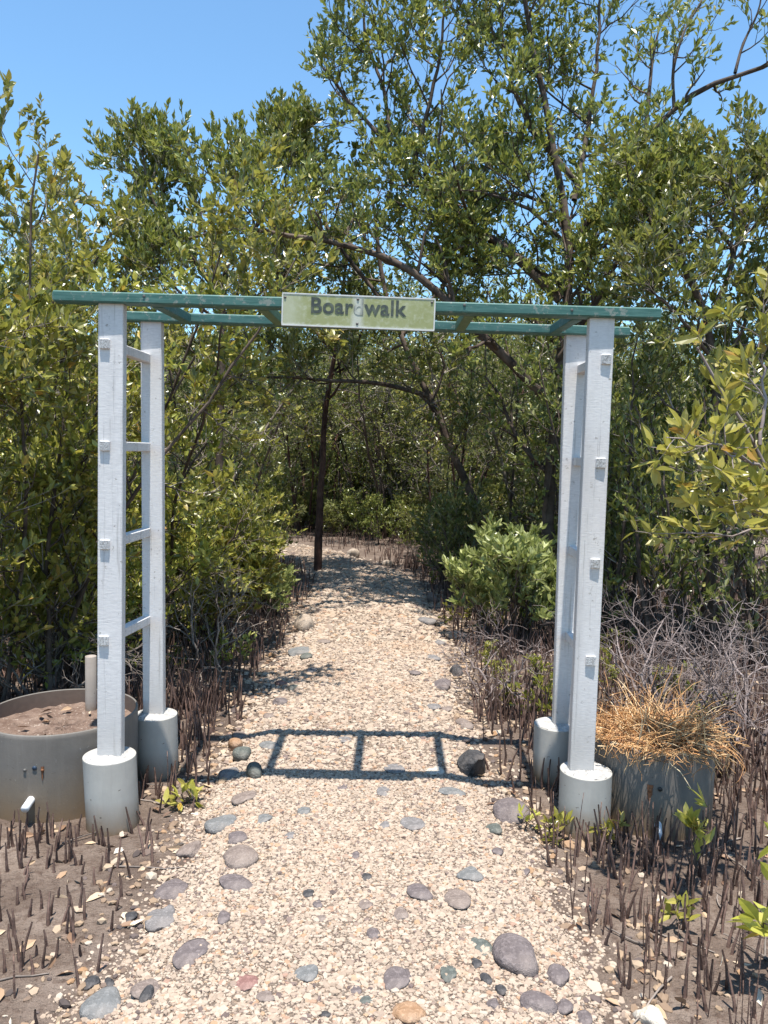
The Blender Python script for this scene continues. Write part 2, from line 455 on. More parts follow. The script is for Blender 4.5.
# ------------------------------------------------------------------ stones set along and in the path
def stone_mat(name, a, b, sc=18, rough=.75):
    k = NT(name); v = k.coord('Object')
    n1 = k.noise(v, sc, 5, .65); n2 = k.noise(v, sc*5, 3, .6)
    c = k.mix(k.maprange(n1, .3, .7), a, b); c = k.mix(k.maprange(n2, .5, .7, 0, .6), c, tuple(min(1, x*1.4) for x in b)); n3 = k.noise(v, 5, 5, .6); c = k.mix(k.maprange(n3, .5, .7, 0, .35), c, (.27, .22, .185))
    k.bsdf(c, .88, k.math('ADD', n2, n1), .8, .010, .2); return k.m
SM = dict(
    grey=stone_mat('stone_grey', (.12, .112, .11), (.21, .195, .19)), blue=stone_mat('stone_blue_grey', (.11, .112, .112), (.19, .188, .184)),
    purple=stone_mat('stone_purple', (.092, .075, .075), (.17, .142, .138)), dark=stone_mat('stone_dark', (.03, .029, .031), (.08, .077, .078)),
    green=stone_mat('stone_green_grey', (.065, .072, .066), (.13, .138, .122)), brown=stone_mat('stone_brown', (.14, .108, .095), (.23, .185, .16)),
    tan=stone_mat('stone_tan', (.26, .20, .155), (.38, .315, .25)), orange=stone_mat('stone_orange', (.25, .14, .075), (.34, .22, .14)),
    red=stone_mat('stone_red', (.17, .085, .075), (.26, .15, .13)), white=stone_mat('stone_white', (.42, .37, .29), (.54, .48, .41)))
S3, S3F = ico(3)
def stone(px, py, w, h, col, label, tall=.35, sharp=.0, group=None):
    gg = np.random.default_rng(int(px*31 + py*17))
    p = G(px, py, .03); dist = depth(p); e = math.atan2(CAM[2]-.03, p[1])
    W = w*dist/F; D = max(.45*W, min(1.35*W, h*dist/(F*math.sin(e)) - tall*W*.3)); H = W*(tall*.55 if tall < .6 else tall*.8)
    V = S3.copy(); q = V*1.0
    for _ in range(7):
        ax = nrm(gg.normal(size=3)); V = V*(1 + (.11+.05*sharp)*np.sin((q@ax)*(1.5+2.5*gg.random())+gg.random()*6)[:, None])
    if sharp:
        for _ in range(9):
            ax = nrm(gg.normal(size=3)); s = V@ax; lim = .45+.25*gg.random(); V = V - np.maximum(s-lim, 0)[:, None]*ax
    V[:, 2] = np.sign(V[:, 2])*np.abs(V[:, 2])**(.8 if tall < .5 else 1.)
    V = V/np.abs(V).max(0)*np.array([W/2, D/2, H])
    a = (gg.random()-.5)*.7; V[:, :2] = V[:, :2] @ np.array([[math.cos(a), math.sin(a)], [-math.sin(a), math.cos(a)]])
    mb = MB(); mb.add(V, S3F)
    z = float(groundz(p[0], p[1])[0])
    o = link('stone', mb.mesh('stone', SM[col], sharp < .5), loc=(p[0], p[1], z + H*(.22 if tall < .6 else .3)))
    tag(o, label, 'stone', group)
SG = 'larger stones set in and along the gravel path'
STONES = [
 (103, 996, 42, 34, 'blue', 'large blue-grey stone at the bottom corner of the path by the mud', .4),
 (147, 990, 32, 24, 'brown', 'pinkish brown stone beside the large blue-grey stone near the mud', .3),
 (148, 997, 16, 16, 'dark', 'small dark stone lying on the pinkish brown stone', .6),
 (190, 956, 36, 30, 'purple', 'rough dark purple-grey slab alone in the gravel, lower left', .2),
 (163, 911, 34, 30, 'grey', 'rounded grey stone just below the long dark slab of the path edge', .35),
 (176, 880, 34, 34, 'purple', 'long dark purple slab slanting along the path edge by the front footing', .3),
 (236, 886, 36, 20, 'purple', 'flat purple-grey stone below the broad brown-grey one', .2),
 (240, 859, 42, 25, 'brown', 'broad brown-grey stone above the flat purple-grey one', .3),
 (191, 843, 24, 20, 'brown', 'brownish stone at the path edge close to the front left footing', .35),
 (223, 822, 34, 18, 'blue', 'flat blue-grey slab at the edge below the brown-grey oblong stone', .25),
 (238, 839, 22, 14, 'purple', 'dark purple stone between the blue-grey slab and the broad brown one', .3),
 (246, 799, 26, 18, 'brown', 'brown-grey oblong stone below the round dark stone', .25),
 (130, 911, 14, 12, 'dark', 'small dark stone alone on the mud beside rounded grey stone', .5),
 (92, 974, 16, 15, 'dark', 'dark pebble above the large blue-grey corner stone', .55),
 (109, 973, 13, 13, 'dark', 'smaller dark grey pebble next to the dark pebble above the corner stone', .55),
 (222, 922, 18, 20, 'purple', 'purple stone between the dark slab and flat purple-grey stone', .25),
 (247, 986, 26, 16, 'red', 'reddish purple stone in the gravel beside the pale grey disc', .2),
 (308, 978, 28, 18, 'blue', 'pale blue-grey disc in gravel at the lower middle', .2),
 (266, 999, 20, 12, 'brown', 'brown flat stone just below the reddish purple stone', .2),
 (397, 982, 30, 30, 'purple', 'rough dark purple-grey stone above the orange-brown one', .2),
 (408, 1018, 38, 24, 'orange', 'orange-brown stone cut by the bottom edge of the photo', .3),
 (366, 1004, 14, 9, 'green', 'small greenish dark stone left of the orange-brown one', .3),
 (419, 897, 28, 16, 'purple', 'smooth lilac stone in mid path, paired with a brown-grey one', .25),
 (457, 905, 28, 24, 'brown', 'blotchy brown-grey stone beside the smooth lilac stone', .25),
 (471, 878, 28, 15, 'blue', 'flat blue-grey stone above the blotchy brown-grey one', .2),
 (401, 918, 17, 12, 'brown', 'dark brown pebble below the smooth lilac stone', .4),
 (373, 938, 14, 13, 'purple', 'small purple pebble alone in the centre of the gravel', .4),
 (414, 829, 28, 17, 'grey', 'flat two-tone grey and pink stone below the arch shadow', .15),
 (495, 829, 20, 24, 'green', 'dark green-grey upright stone below the big lilac boulder', .45),
 (509, 807, 38, 26, 'purple', 'big rounded lilac boulder beside the back right footing', .5),
 (453, 794, 30, 9, 'blue', 'thin flat blue-grey stone touching the arch shadow by the black rock', .12),
 (517, 961, 50, 38, 'purple', 'largest dark purple boulder low on the right path edge', .4),
 (555, 977, 30, 22, 'purple', 'rounded grey-purple stone next to the largest purple boulder', .45),
 (536, 1006, 36, 26, 'purple', 'purple stone below the largest purple boulder', .4),
 (562, 1008, 22, 15, 'purple', 'small purple stone touching the purple stone below the boulder', .45),
 (584, 1016, 18, 15, 'purple', 'small purple stone at the bottom edge nearest the white stone', .5),
 (653, 1011, 28, 26, 'white', 'cream white rounded stone lying in the mud among roots', .6),
 (480, 950, 24, 20, 'green', 'greenish grey flat stone touching the largest boulder', .2),
 (451, 978, 22, 16, 'green', 'pale green stone in gravel below the greenish grey one', .2),
 (476, 968, 12, 10, 'dark', 'black pebble in the dark cluster below the big boulder', .5),
 (486, 984, 13, 11, 'dark', 'black pebble in the middle of the dark cluster', .5),
 (500, 994, 14, 12, 'dark', 'largest black pebble in the dark cluster', .5),
 (494, 1008, 16, 12, 'purple', 'purple pebble below the dark pebble cluster', .4),
 (497, 852, 14, 12, 'purple', 'dark purple pebble under the green-grey upright stone', .5),
 (305, 627, 21, 19, 'tan', 'pinkish tan boulder on the left path edge by the shrubs', .75),
 (299, 651, 26, 11, 'blue', 'flat bluish slab on the edge below the tan boulder', .25),
 (307, 658, 15, 11, 'green', 'dark green-grey stone just below the flat bluish slab', .4),
 (322, 643, 17, 6, 'brown', 'flat reddish brown stone in gravel right of the tan boulder', .2),
 (292, 689, 13, 10, 'green', 'dark green rounded stone beside the red stone', .5),
 (281, 681, 15, 10, 'red', 'red stone on the left path edge', .35),
 (280, 702, 16, 12, 'purple', 'purple-grey stone below the red stone', .45),
 (353, 555, 12, 9, 'tan', 'pale rock at the path bend beyond the slim dark trunk', .7),
 (387, 563, 12, 8, 'tan', 'pale rock at the far right side of the path bend', .6),
 (432, 598, 13, 12, 'brown', 'brownish rock at the right edge beneath the path shade', .7),
 (427, 621, 20, 12, 'grey', 'grey stone on the right edge below the shade', .4),
 (442, 685, 23, 20, 'purple', 'mauve squarish stone on the right path edge', .45),
 (457, 671, 17, 15, 'dark', 'dark stone behind the mauve squarish stone', .6),
 (433, 658, 16, 10, 'grey', 'grey flat stone above the mauve squarish stone', .25),
 (413, 674, 17, 6, 'purple', 'flat purple stone in gravel left of the mauve one', .2),
 (464, 737, 14, 12, 'brown', 'brown pebble behind the black rock', .5),
 (434, 708, 15, 10, 'grey', 'flat grey stone below the mauve squarish stone', .25),
 (465, 722, 18, 12, 'brown', 'brown-grey stone at the right edge beyond the black rock', .45),
 (457, 634, 22, 10, 'tan', 'long pale tan rock at the foot of the leafy bush', .5),
 (243, 756, 20, 14, 'green', 'dark green-grey rounded stone beside the orange tan stone', .6),
 (234, 744, 18, 12, 'orange', 'orange tan stone on the left path edge', .6),
 (252, 777, 22, 18, 'green', 'round dark grey stone touching the arch shadow', .7),
 (228, 771, 22, 17, 'grey', 'grey rounded stone left of the round dark stone', .45),
 (270, 748, 22, 9, 'blue', 'flat bluish stone at the upper shadow line', .15),
 (305, 814, 16, 10, 'blue', 'bluish chip in the gravel below the arch shadow, left of the two-tone stone', .3),
 (265, 821, 18, 12, 'blue', 'pale blue flat stone right of the blue-grey slab', .2),
 (395, 771, 22, 11, 'grey', 'flat grey stone lying between the two arch shadow bars', .2),
 (384, 794, 16, 11, 'grey', 'flat grey stone just below the lower arch shadow bar', .2),
 (482, 787, 12, 9, 'tan', 'pinkish pebble touching the foot of the black rock', .5),
 (240, 732, 16, 11, 'brown', 'brown stone above the orange tan stone', .35),
]
STONES += [
 (366, 909, 15, 10, 'brown', 'small brown stone between the lilac stone and the left edge stones', .25), (356, 859, 11, 11, 'purple', 'small purple stone in gravel left of mid path, upper of several', .35),
 (367, 880, 11, 8, 'dark', 'tiny dark stone under the upper small purple stone', .35), (309, 898, 12, 8, 'dark', 'tiny dark stone right of the flat purple-grey stones', .3),
 (317, 909, 11, 9, 'purple', 'tiny purple stone just under the tiny dark one at left', .3), (321, 923, 12, 8, 'brown', 'tiny brown stone above the pale blue-grey disc', .3),
 (526, 867, 11, 9, 'purple', 'small purple pebble at the right edge below the big lilac boulder', .4), (325, 1018, 12, 9, 'dark', 'dark pebble at the bottom edge left of the orange-brown stone', .4),
 (355, 994, 15, 10, 'purple', 'small purple stone left of the rough dark purple-grey stone', .25), (385, 828, 12, 9, 'grey', 'small grey stone left of the two-tone stone', .3),
 (345, 742, 15, 7, 'grey', 'flat grey stone at the middle rung of the arch shadow', .15), (460, 812, 12, 8, 'brown', 'small brown stone right of the two-tone stone', .3),
 (289, 838, 12, 8, 'grey', 'small grey stone right of the dark purple edge stone', .25), (343, 790, 13, 8, 'purple', 'small purple stone touching the lower arch shadow bar', .2),
 (270, 716, 14, 9, 'brown', 'brown stone on the left edge nearest the back footing side', .35), (311, 672, 12, 7, 'grey', 'small grey stone below the dark green-grey one under the tan boulder', .3),
 (447, 708, 13, 9, 'brown', 'small brown stone at the right edge between mauve stone and black rock', .35), (440, 640, 12, 8, 'grey', 'small grey stone left of the long pale tan rock', .35)]
for s in STONES:
    stone(*s, group=SG)
stone(474, 765, 40, 36, 'dark', 'black angular rock at the right edge of the path by the shadow', .95, .8, group=SG)
stone(436, 773, 22, 9, 'white', 'white flake lying in the gravel left of the black rock', .12, group=SG)

# ------------------------------------------------------------------ arch
def paint(name, base, worn, under, seed=0, streak=(40, 40, 3), rough=.55, amount=.6, cracks=False):
    k = NT(name); v = k.coord('Object'); vs = k.coord('Object', streak)
    n1 = k.noise(vs, 3, 5, .6); n2 = k.noise(v, 6, 5, .6); n3 = k.noise(v, 34, 5, .7)
    c = k.mix(k.maprange(n1, .35, .7), base, worn)
    c = k.mix(k.maprange(n2, .5, .75, 0, .5), c, worn)
    c = k.mix(k.maprange(n3, amount, amount+.06), c, under)
    hgt = n1
    if cracks:
        n4 = k.noise(k.coord('Object', (70, 70, 2.2)), 1, 4, .6); n5 = k.noise(k.coord('Object', (9, 9, 1.2)), 1, 4, .6)
        c = k.mix(k.maprange(n4, .61, .67, 0, .4), c, (.22, .205, .19)); c = k.mix(k.maprange(n5, .52, .72, 0, .5), c, (.40, .385, .375))
        z = k.sep(v)[2]; c = k.mix(k.maprange(k.math('ADD', z, k.math('MULTIPLY', n2, .35)), .38, .78, .6, 0), c, (.36, .33, .295))
        hgt = k.math('SUBTRACT', n1, k.maprange(n4, .58, .66))
    k.bsdf(c, rough, hgt, .28, .003, .3); return k.m
M_white = paint('white_paint', (.645, .625, .615), (.53, .515, .51), (.30, .28, .26), streak=(14, 14, 60), amount=.63, cracks=True)
M_teal = paint('teal_paint', (.034, .105, .09), (.075, .165, .145), (.18, .21, .185), streak=(4, 40, 40), amount=.57)
M_olive = paint('olive_paint', (.085, .155, .085), (.13, .20, .11), (.22, .25, .17), streak=(40, 4, 40), amount=.68)

def pvc(name, base, zdirt):
    k = NT(name); v = k.coord('Object'); z = k.sep(v)[2]
    n1 = k.noise(v, 7, 5, .6); n2 = k.noise(v, 60, 4, .7); vs = k.coord('Object', (30, 30, 2)); n3 = k.noise(vs, 2, 4, .6)
    c = k.mix(k.maprange(n1, .35, .7), base, tuple(x*.82 for x in base))
    c = k.mix(k.maprange(n3, .55, .8, 0, .18), c, (.30, .27, .24))
    zz = k.math('ADD', z, k.math('MULTIPLY', k.math('SUBTRACT', n1, .5), .12))
    c = k.mix(k.maprange(zz, 0, zdirt, .95, 0), c, (.21, .145, .085))
    c = k.mix(k.maprange(n2, .66, .74, 0, .7), c, (.42, .4, .38)); n4 = k.noise(k.coord('Object', (8, 8, 1.0)), 1, 5, .65); c = k.mix(k.maprange(n4, .5, .7, 0, .35), c, tuple(x*.6 for x in base))
    n5 = k.noise(k.coord('Object', (40, 40, 55)), 1, 3, .5); c = k.mix(k.maprange(n5, .70, .74, 0, .8), c, (.09, .075, .06))
    k.bsdf(c, .65, n2, .25, .003, .25); return k.m
M_pvc = pvc('grey_plastic_pipe', (.42, .40, .365), .13)
M_pvc_d = pvc('grey_drum_wall', (.17, .152, .135), .22)
k = NT('mortar'); v = k.coord('Object'); n2 = k.noise(v, 30, 6, .7)
k.bsdf(k.mix(k.maprange(n2, .35, .65), (.34, .325, .305), (.56, .55, .535)), .9, n2, 1, .02, .2); M_mortar = k.m
def plain(name, c, rough=.6):
    k = NT(name); v = k.coord('Object'); n = k.noise(v, 40, 4)
    k.bsdf(k.mix(k.maprange(n, .3, .7), tuple(x*.8 for x in c), c), rough); return k.m
M_black = plain('hole_shade_black', (.02, .02, .02)); M_rust = plain('rust', (.22, .09, .04), .9); M_whitep = plain('white_plastic', (.72, .72, .72), .4)
M_screw = plain('screw_metal', (.12, .11, .10), .5)

drums = {}
arch = thing('garden_arch', 'white ladder-sided arch with green top rails spanning the gravel path', 'arch', G(347, 821))
A0 = np.array(arch.location)
def part(name, mb, mat, parent, smooth=False, off=None):
    return link(name, mb.mesh(name, mat, smooth, A0 if off is None else off), parent)

SPEC = [  # drum base px, drum top px, drum width px, post bottom, post top
 ('FL', (113, 822), (109.5, 755), 50.5, (110.9, 750), (112.7, 301), 24.6),
 ('BL', (157, 772), (155.5, 714), 42.0, (154.5, 711), (152.3, 321), 20.6),
 ('FR', (583.5, 829.5), (586, 770), 50.5, (580.8, 762), (601, 318.5), 24.6),
 ('BR', (554.5, 777), (556, 724), 43.0, (563, 722), (575.7, 333.5), 21.0)]
post = {}
for key, b, t, wpx, pb, pt, ww in SPEC:
    c = G(*b); Yc = c[1]; h = at(t[0], t[1], Yc)[2]; r = wpx*depth(c + np.array([0, 0, .15]))/F/2
    tl = np.array([at(t[0], t[1], Yc)[0] - c[0], 0])
    mb = MB()
    prof = [(r*.99, -.12), (r, 0), (r*1.0, h*.4), (r, h-.02), (r, h-.004), (r, h-.0015), (r-.001, h), (r-.003, h), (r-.0065, h), (r-.007, h-.001), (r-.007, h-.012)]
    lathe(mb, prof, (0, 0, 0), 56, .004)
    V = mb.v[0]; V[:, 0] += tl[0]*np.clip(V[:, 2], 0, 1)/h
    f = link('footing', mb.mesh('footing', M_pvc, True), arch, loc=c - A0)
    # mortar fill, rough
    mb = MB(); n = 40; rr = np.array([0, .3, .6, .85, 1.0])*(r-.004); gg = np.random.default_rng(int(wpx*7+b[0]))
    a = np.linspace(0, 2*np.pi, n, endpoint=False)
    V = np.zeros((5, n, 3)); V[..., 0] = rr[:, None]*np.cos(a)+tl[0]; V[..., 1] = rr[:, None]*np.sin(a)
    V[..., 2] = h - .001 + np.array([.009, .009, .008, .006, .0])[:, None] + gg.normal(size=(5, n))*.002; V[4, :, :2] *= (1 + gg.normal(size=(n, 1))*.012)
    V[0] = V[0].mean(0); i, j = np.meshgrid(np.arange(4), np.arange(n), indexing='ij')
    mb.add(V.reshape(-1, 3), np.stack([i*n+j, (i+1)*n+j, (i+1)*n+(j+1) % n, i*n+(j+1) % n], -1).reshape(-1, 4))
    link('mortar_fill', mb.mesh('mortar_fill', M_mortar, False), f)
    pbw, ptw = at(*pb, Yc), at(*pt, Yc)
    pbw[2] = h - .03
    wid = ww*Yc/F*1.0
    mb = MB(); box_frame(mb, pbw, ptw, wid, .046, side=(1, 0, 0), bev=.003)
    o = part('post', mb, M_white, arch)
    post[key] = (c, pbw, ptw, wid, h)

def line_at(P, Q, z):
    t = (z-P[2])/(Q[2]-P[2]); return P + (Q-P)*t
k = NT('end_grain'); v = k.coord('Object'); n = k.noise(v, 160, 4, .7)
k.bsdf(k.mix(k.maprange(n, .4, .6), (.22, .215, .21), (.5, .5, .5)), .8, n, .5, .003); M_endgrain = k.m
RUN = dict(L=[((105, 344), (146.3, 358.5)), ((105, 446), (146.3, 447)), ((105, 544.5), (146.3, 532)), ((104, 640.5), (146.3, 620))],
           R=[((606, 359.5), (581.5, 369.5)), ((600.5, 463), (577.5, 461.5)), ((595, 563.5), (573, 550)), ((590.5, 660.5), (570, 636))])
for sd, fk, bk in (('L', 'FL', 'BL'), ('R', 'FR', 'BR')):
    for a, b in RUN[sd]:
        Ya, Yb = post[fk][0][1] - .023, post[bk][0][1] - .02
        A, B = at(*a, Ya), at(*b, Yb)
        dirn = nrm(B-A); A2 = A - dirn*.010; 
        mb = MB(); box_frame(mb, A2, B, .040, .040, side=(1, 0, 0), bev=.003)
        ro = part('rung', mb, M_white, arch)
        mb = MB(); box_frame(mb, A2 - dirn*.0015, A2 + dirn*.001, .036, .036, side=(1, 0, 0), bev=.0005)
        part('end_grain', mb, M_endgrain, ro)

# top rails
def plane_at(px, py, P, Q, dy=0.0):
    n = np.array([-(Q-P)[1], (Q-P)[0], 0]); P0 = P + np.array([0, dy, 0])
    d = ray(px, py); return CAM + d*((P0-CAM)@n)/(d@n)
fl, fr = post['FL'][2], post['FR'][2]; bl, br = post['BL'][2], post['BR'][2]
FW = .074
fy = -.050  # front face of the rail stands proud of the posts
A = plane_at(51.5, 295.3, fl, fr, fy); B = plane_at(662, 313.2, fl, fr, fy)
hF = 10.4*A[1]/F
off = nrm(np.array([-(B-A)[1], (B-A)[0], 0]))*FW/2
mb = MB(); box_frame(mb, A+off, B+off, FW, hF, bev=.005); part('top_rail', mb, M_teal, arch)
Ab = plane_at(120, 315.3, bl, br, -.05); Bb = plane_at(630.5, 331.4, bl, br, -.05); hB = 9.0*Ab[1]/F
mb = MB(); box_frame(mb, Ab+off, Bb+off, FW, hB, bev=.005); part('top_rail', mb, M_teal, arch)
for xx in (-.925, -.502, -.085, .325, .762):
    tf = (xx - A[0])/(B[0]-A[0]); P = A + (B-A)*tf + off*2; tb = (xx+.004 - Ab[0])/(Bb[0]-Ab[0]); Q = Ab + (Bb-Ab)*tb
    d = nrm(Q-P); P = P + d*.002; Q = Q - d*.002; P[2] -= .003; Q[2] -= .004
    mb = MB(); box_frame(mb, P, Q, .044, .040, side=(1, 0, 0), bev=.003)
    part('cross_brace', mb, M_olive if xx > -.6 and xx < .5 else M_teal, arch)
# bolts on the front rail
for pxx, pyy in ((144, 296), (464.5, 305), (572, 310)):
    p = plane_at(pxx, pyy, fl, fr, fy); mb = MB(); lathe(mb, [(.0005, .004), (.005, .003), (.006, 0), (.006, -.003)], n=12)
    V = mb.v[0].copy(); mb.v[0] = np.stack([V[:, 0], -V[:, 2], V[:, 1]], 1) + p
    part('bolt', mb, M_screw, arch)

# ------------------------------------------------------------------ sign
sg = [plane_at(x, y, fl, fr, fy-.006) for x, y in ((282, 292.7), (435, 298.9), (434, 331.2), (282.7, 325))]
tl, tr_, brr, bll = sg
ex = nrm(tr_ - tl); ez = nrm((tl - bll) - ex*np.dot(tl-bll, ex)); ey = np.cross(ez, ex)   # ey points away from the viewer
SW, SH = np.linalg.norm(tr_-tl), np.linalg.norm(tl-bll)
sc_ = (tl+tr_+brr+bll)/4
sign = thing('name_sign', 'faded yellow-green sign reading Boardwalk on the front green rail', 'sign', sc_)
sign.rotation_euler = Matrix((ex, ey, ez)).transposed().to_euler()
def sbox(w, h, y0, y1, cx=0, cz=0):
    mb = MB(); x0, x1, z0, z1 = cx-w/2, cx+w/2, cz-h/2, cz+h/2
    V = [(x0, y0, z0), (x1, y0, z0), (x1, y0, z1), (x0, y0, z1), (x0, y1, z0), (x1, y1, z0), (x1, y1, z1), (x0, y1, z1)]
    mb.add(V, np.array([[0, 1, 2, 3], [5, 4, 7, 6], [1, 5, 6, 2], [4, 0, 3, 7], [3, 2, 6, 7], [4, 5, 1, 0]])); return mb
k = NT('sign_face'); v = k.coord('Object'); s = k.sep(v)
n1 = k.noise(v, 9, 6, .7); n2 = k.noise(v, 45, 5, .7)
c = k.mix(k.maprange(n1, .35, .65), (.255, .27, .12), (.315, .33, .175))
c = k.mix(k.maprange(n2, .5, .72, 0, .8), c, (.42, .435, .31))
# weathered pale band down the middle and along the top and left edge
band = k.math('ABSOLUTE', k.math('ADD', s[0], k.math('MULTIPLY', k.math('SUBTRACT', n1, .47), .06)))
c = k.mix(k.maprange(band, .008, .03, .9, 0), c, (.48, .49, .42))
c = k.mix(k.maprange(k.math('SUBTRACT', s[0], k.math('MULTIPLY', n2, .08)), -.30, -.24, .55, 0), c, (.44, .455, .35))
edge = k.math('ADD', k.math('ABSOLUTE', s[2]), k.math('MULTIPLY', n2, .02))
c = k.mix(k.maprange(edge, SH/2-.002, SH/2+.012), c, (.52, .52, .47))
k.bsdf(c, .8, n2, .1, .002, .15)
link('panel', sbox(SW, SH, -.003, .003).mesh('panel', k.m), sign)
fm = MB()
for args in ((SW, .005, 0, SH/2-.0015), (SW, .005, 0, -SH/2+.0015), (.005, SH-.008, -SW/2+.0015, 0), (.005, SH-.008, SW/2-.0015, 0)):
    w_, h_, cx, cz = args; q = sbox(w_, h_, -.0045, .0045, cx, cz); fm.add(q.v[0], q.f[0])
link('border', fm.mesh('border', plain('sign_border', (.60, .60, .57))), sign)
cu = bpy.data.curves.new('lettering', 'FONT'); cu.body = 'Boardwalk'; cu.size = .08; cu.extrude = .0004; cu.offset = .0016; cu.space_character = 1.03
tmp = bpy.data.objects.new('lettering_curve', cu); COL.objects.link(tmp); bpy.context.view_layer.update()
me = bpy.data.meshes.new_from_object(tmp.evaluated_get(bpy.context.evaluated_depsgraph_get())); bpy.data.objects.remove(tmp)
vv = np.array([q.co[:] for q in me.vertices]); lo, hi = vv.min(0), vv.max(0)
TW, TH = (406.7-311)/153*SW, 16.0/32*SH
vv[:, 0] = (vv[:, 0]-lo[0])/(hi[0]-lo[0])*TW; vv[:, 1] = (vv[:, 1]-lo[1])/(hi[1]-lo[1])*TH
x0 = (311-358.5)/153*SW; z0 = -.036/ .13*SH*.26 - .0035
V = np.stack([vv[:, 0]+x0, -.0042 - (vv[:, 2]-lo[2])*.3, vv[:, 1]+z0], 1)
me.vertices.foreach_set('co', V.astype(np.float32).ravel()); me.update(); me.name = 'lettering'
k = NT('faded_lettering'); v = k.coord('Object'); s = k.sep(v); n1 = k.noise(v, 26, 6, .75); n0 = k.noise(v, 9, 6, .7)
band = k.math('ABSOLUTE', k.math('ADD', s[0], k.math('MULTIPLY', k.math('SUBTRACT', n0, .47), .06)))
c = k.mix(k.maprange(n1, .45, .8, 0, .6), (.035, .042, .036), (.2, .22, .14))
c = k.mix(k.maprange(band, .006, .026, .8, 0), c, (.50, .51, .44))
k.bsdf(c, .5); me.materials.clear(); me.materials.append(k.m)
link('lettering', me, sign)
for cx, cz in ((-SW/2+.011, SH/2-.017), (-.004, SH/2-.014), (-.004, -SH/2+.016), (SW/2-.013, SH/2-.014)):
    mb = MB(); lathe(mb, [(.0004, .003), (.004, .0025), (.0055, 0)], n=12); q = mb.v[0].copy()
    mb.v[0] = np.stack([q[:, 0]+cx, -.0033-q[:, 2], q[:, 1]+cz], 1); link('screw', mb.mesh('screw', M_screw, True), sign)

# ------------------------------------------------------------------ planters
k = NT('planter_soil'); v = k.coord('Object'); n1 = k.noise(v, 14, 6, .7); n2 = k.noise(v, 70, 3)
c = k.mix(k.maprange(n1, .35, .65), (.12, .078, .06), (.23, .165, .13)); c = k.mix(k.maprange(n2, .6, .7), c, (.36, .29, .24))
k.bsdf(c, .95, n1, 1, .03, .15); M_soil = k.m
M_lining = plain('stained_lining', (.15, .105, .08), .8)
def planter(label, c, r, h, soil_d):
    t = thing('round_planter', label, 'planter', c, 'large grey pipe-ring planters beside the arch')
    mb = MB(); th = .009
    lathe(mb, [(r*.995, -.1), (r, .02), (r*1.002, h*.6), (r, h-.02), (r, h-.004), (r-.003, h), (r-th+.002, h), (r-th, h-.003)], n=88, wob=.006)
    link('shell', mb.mesh('shell', M_pvc_d, True), t)
    mb = MB(); lathe(mb, [(r-th, h-.003), (r-th, h-.02), (r-th, h-soil_d-.05)], n=88, wob=.006); link('lining', mb.mesh('lining', M_lining, True), t)
    mb = MB(); n = 64; rr = np.linspace(0, 1, 14)*(r-th-.001); a = np.linspace(0, 2*np.pi, n, endpoint=False)
    w_ = 1 + .006*(np.sin(2*a+1)+.5*np.sin(3*a))
    V = np.zeros((14, n, 3)); V[..., 0] = rr[:, None]*np.cos(a)*w_; V[..., 1] = rr[:, None]*np.sin(a)*w_
    V[..., 2] = h - soil_d + .012*wob(V[..., 0]*6, V[..., 1]*6, 2) + rng.normal(size=(14, n))*.003; V[0] = V[0].mean(0)
    i, j = np.meshgrid(np.arange(13), np.arange(n), indexing='ij')
    mb.add(V.reshape(-1, 3), np.stack([i*n+j, (i+1)*n+j, (i+1)*n+(j+1) % n, i*n+(j+1) % n], -1).reshape(-1, 4))
    link('soil', mb.mesh('soil', M_soil, False), t)
    return t
def on_cyl(px, py, c, r):
    d = ray(px, py); o = CAM - c; a = d[0]**2+d[1]**2; b = 2*(o[0]*d[0]+o[1]*d[1]); cc = o[0]**2+o[1]**2-r*r
    s = (-b - math.sqrt(max(b*b-4*a*cc, 0)))/(2*a); return CAM + d*s - c
PR, PH = .325, .365
gl = G(62, 823); cl = np.array([gl[0], gl[1]+PR, 0]); cl[0] = at(62, 711, cl[1])[0]
pl = planter('large grey round planter of bare dry soil behind the left footings', cl, PR, PH, .075)
def knob(parent, p, c_r, mat, name, r, L, down=0.):
    d = nrm(np.array([p[0], p[1], 0])) + np.array([0, 0, -down]); d = nrm(d)
    mb = MB(); P = np.stack([p - d*.02, p + d*L*.5, p + d*L])[None]; tubes(mb, P, r, r, 14)
    n = mb.n; mb.f.append(np.array([[n-14+q for q in range(14)]])); return link(name, mb.mesh(name, mat, True), parent)
knob(pl, on_cyl(31, 800, cl, PR), PR, M_whitep, 'drain_pipe', .016, .06, .2)
knob(pl, on_cyl(34.6, 768, cl, PR), PR, plain('hole_shade_blue', (.015, .035, .07)), 'hole_shade', .009, .004)  # dark blue disc standing for an open hole, its shade put into the colour
knob(pl, on_cyl(42.5, 770, cl, PR), PR, M_rust, 'rusty_bolt', .006, .006)
knob(pl, on_cyl(25, 770, cl, PR), PR, M_screw, 'bolt', .006, .006)
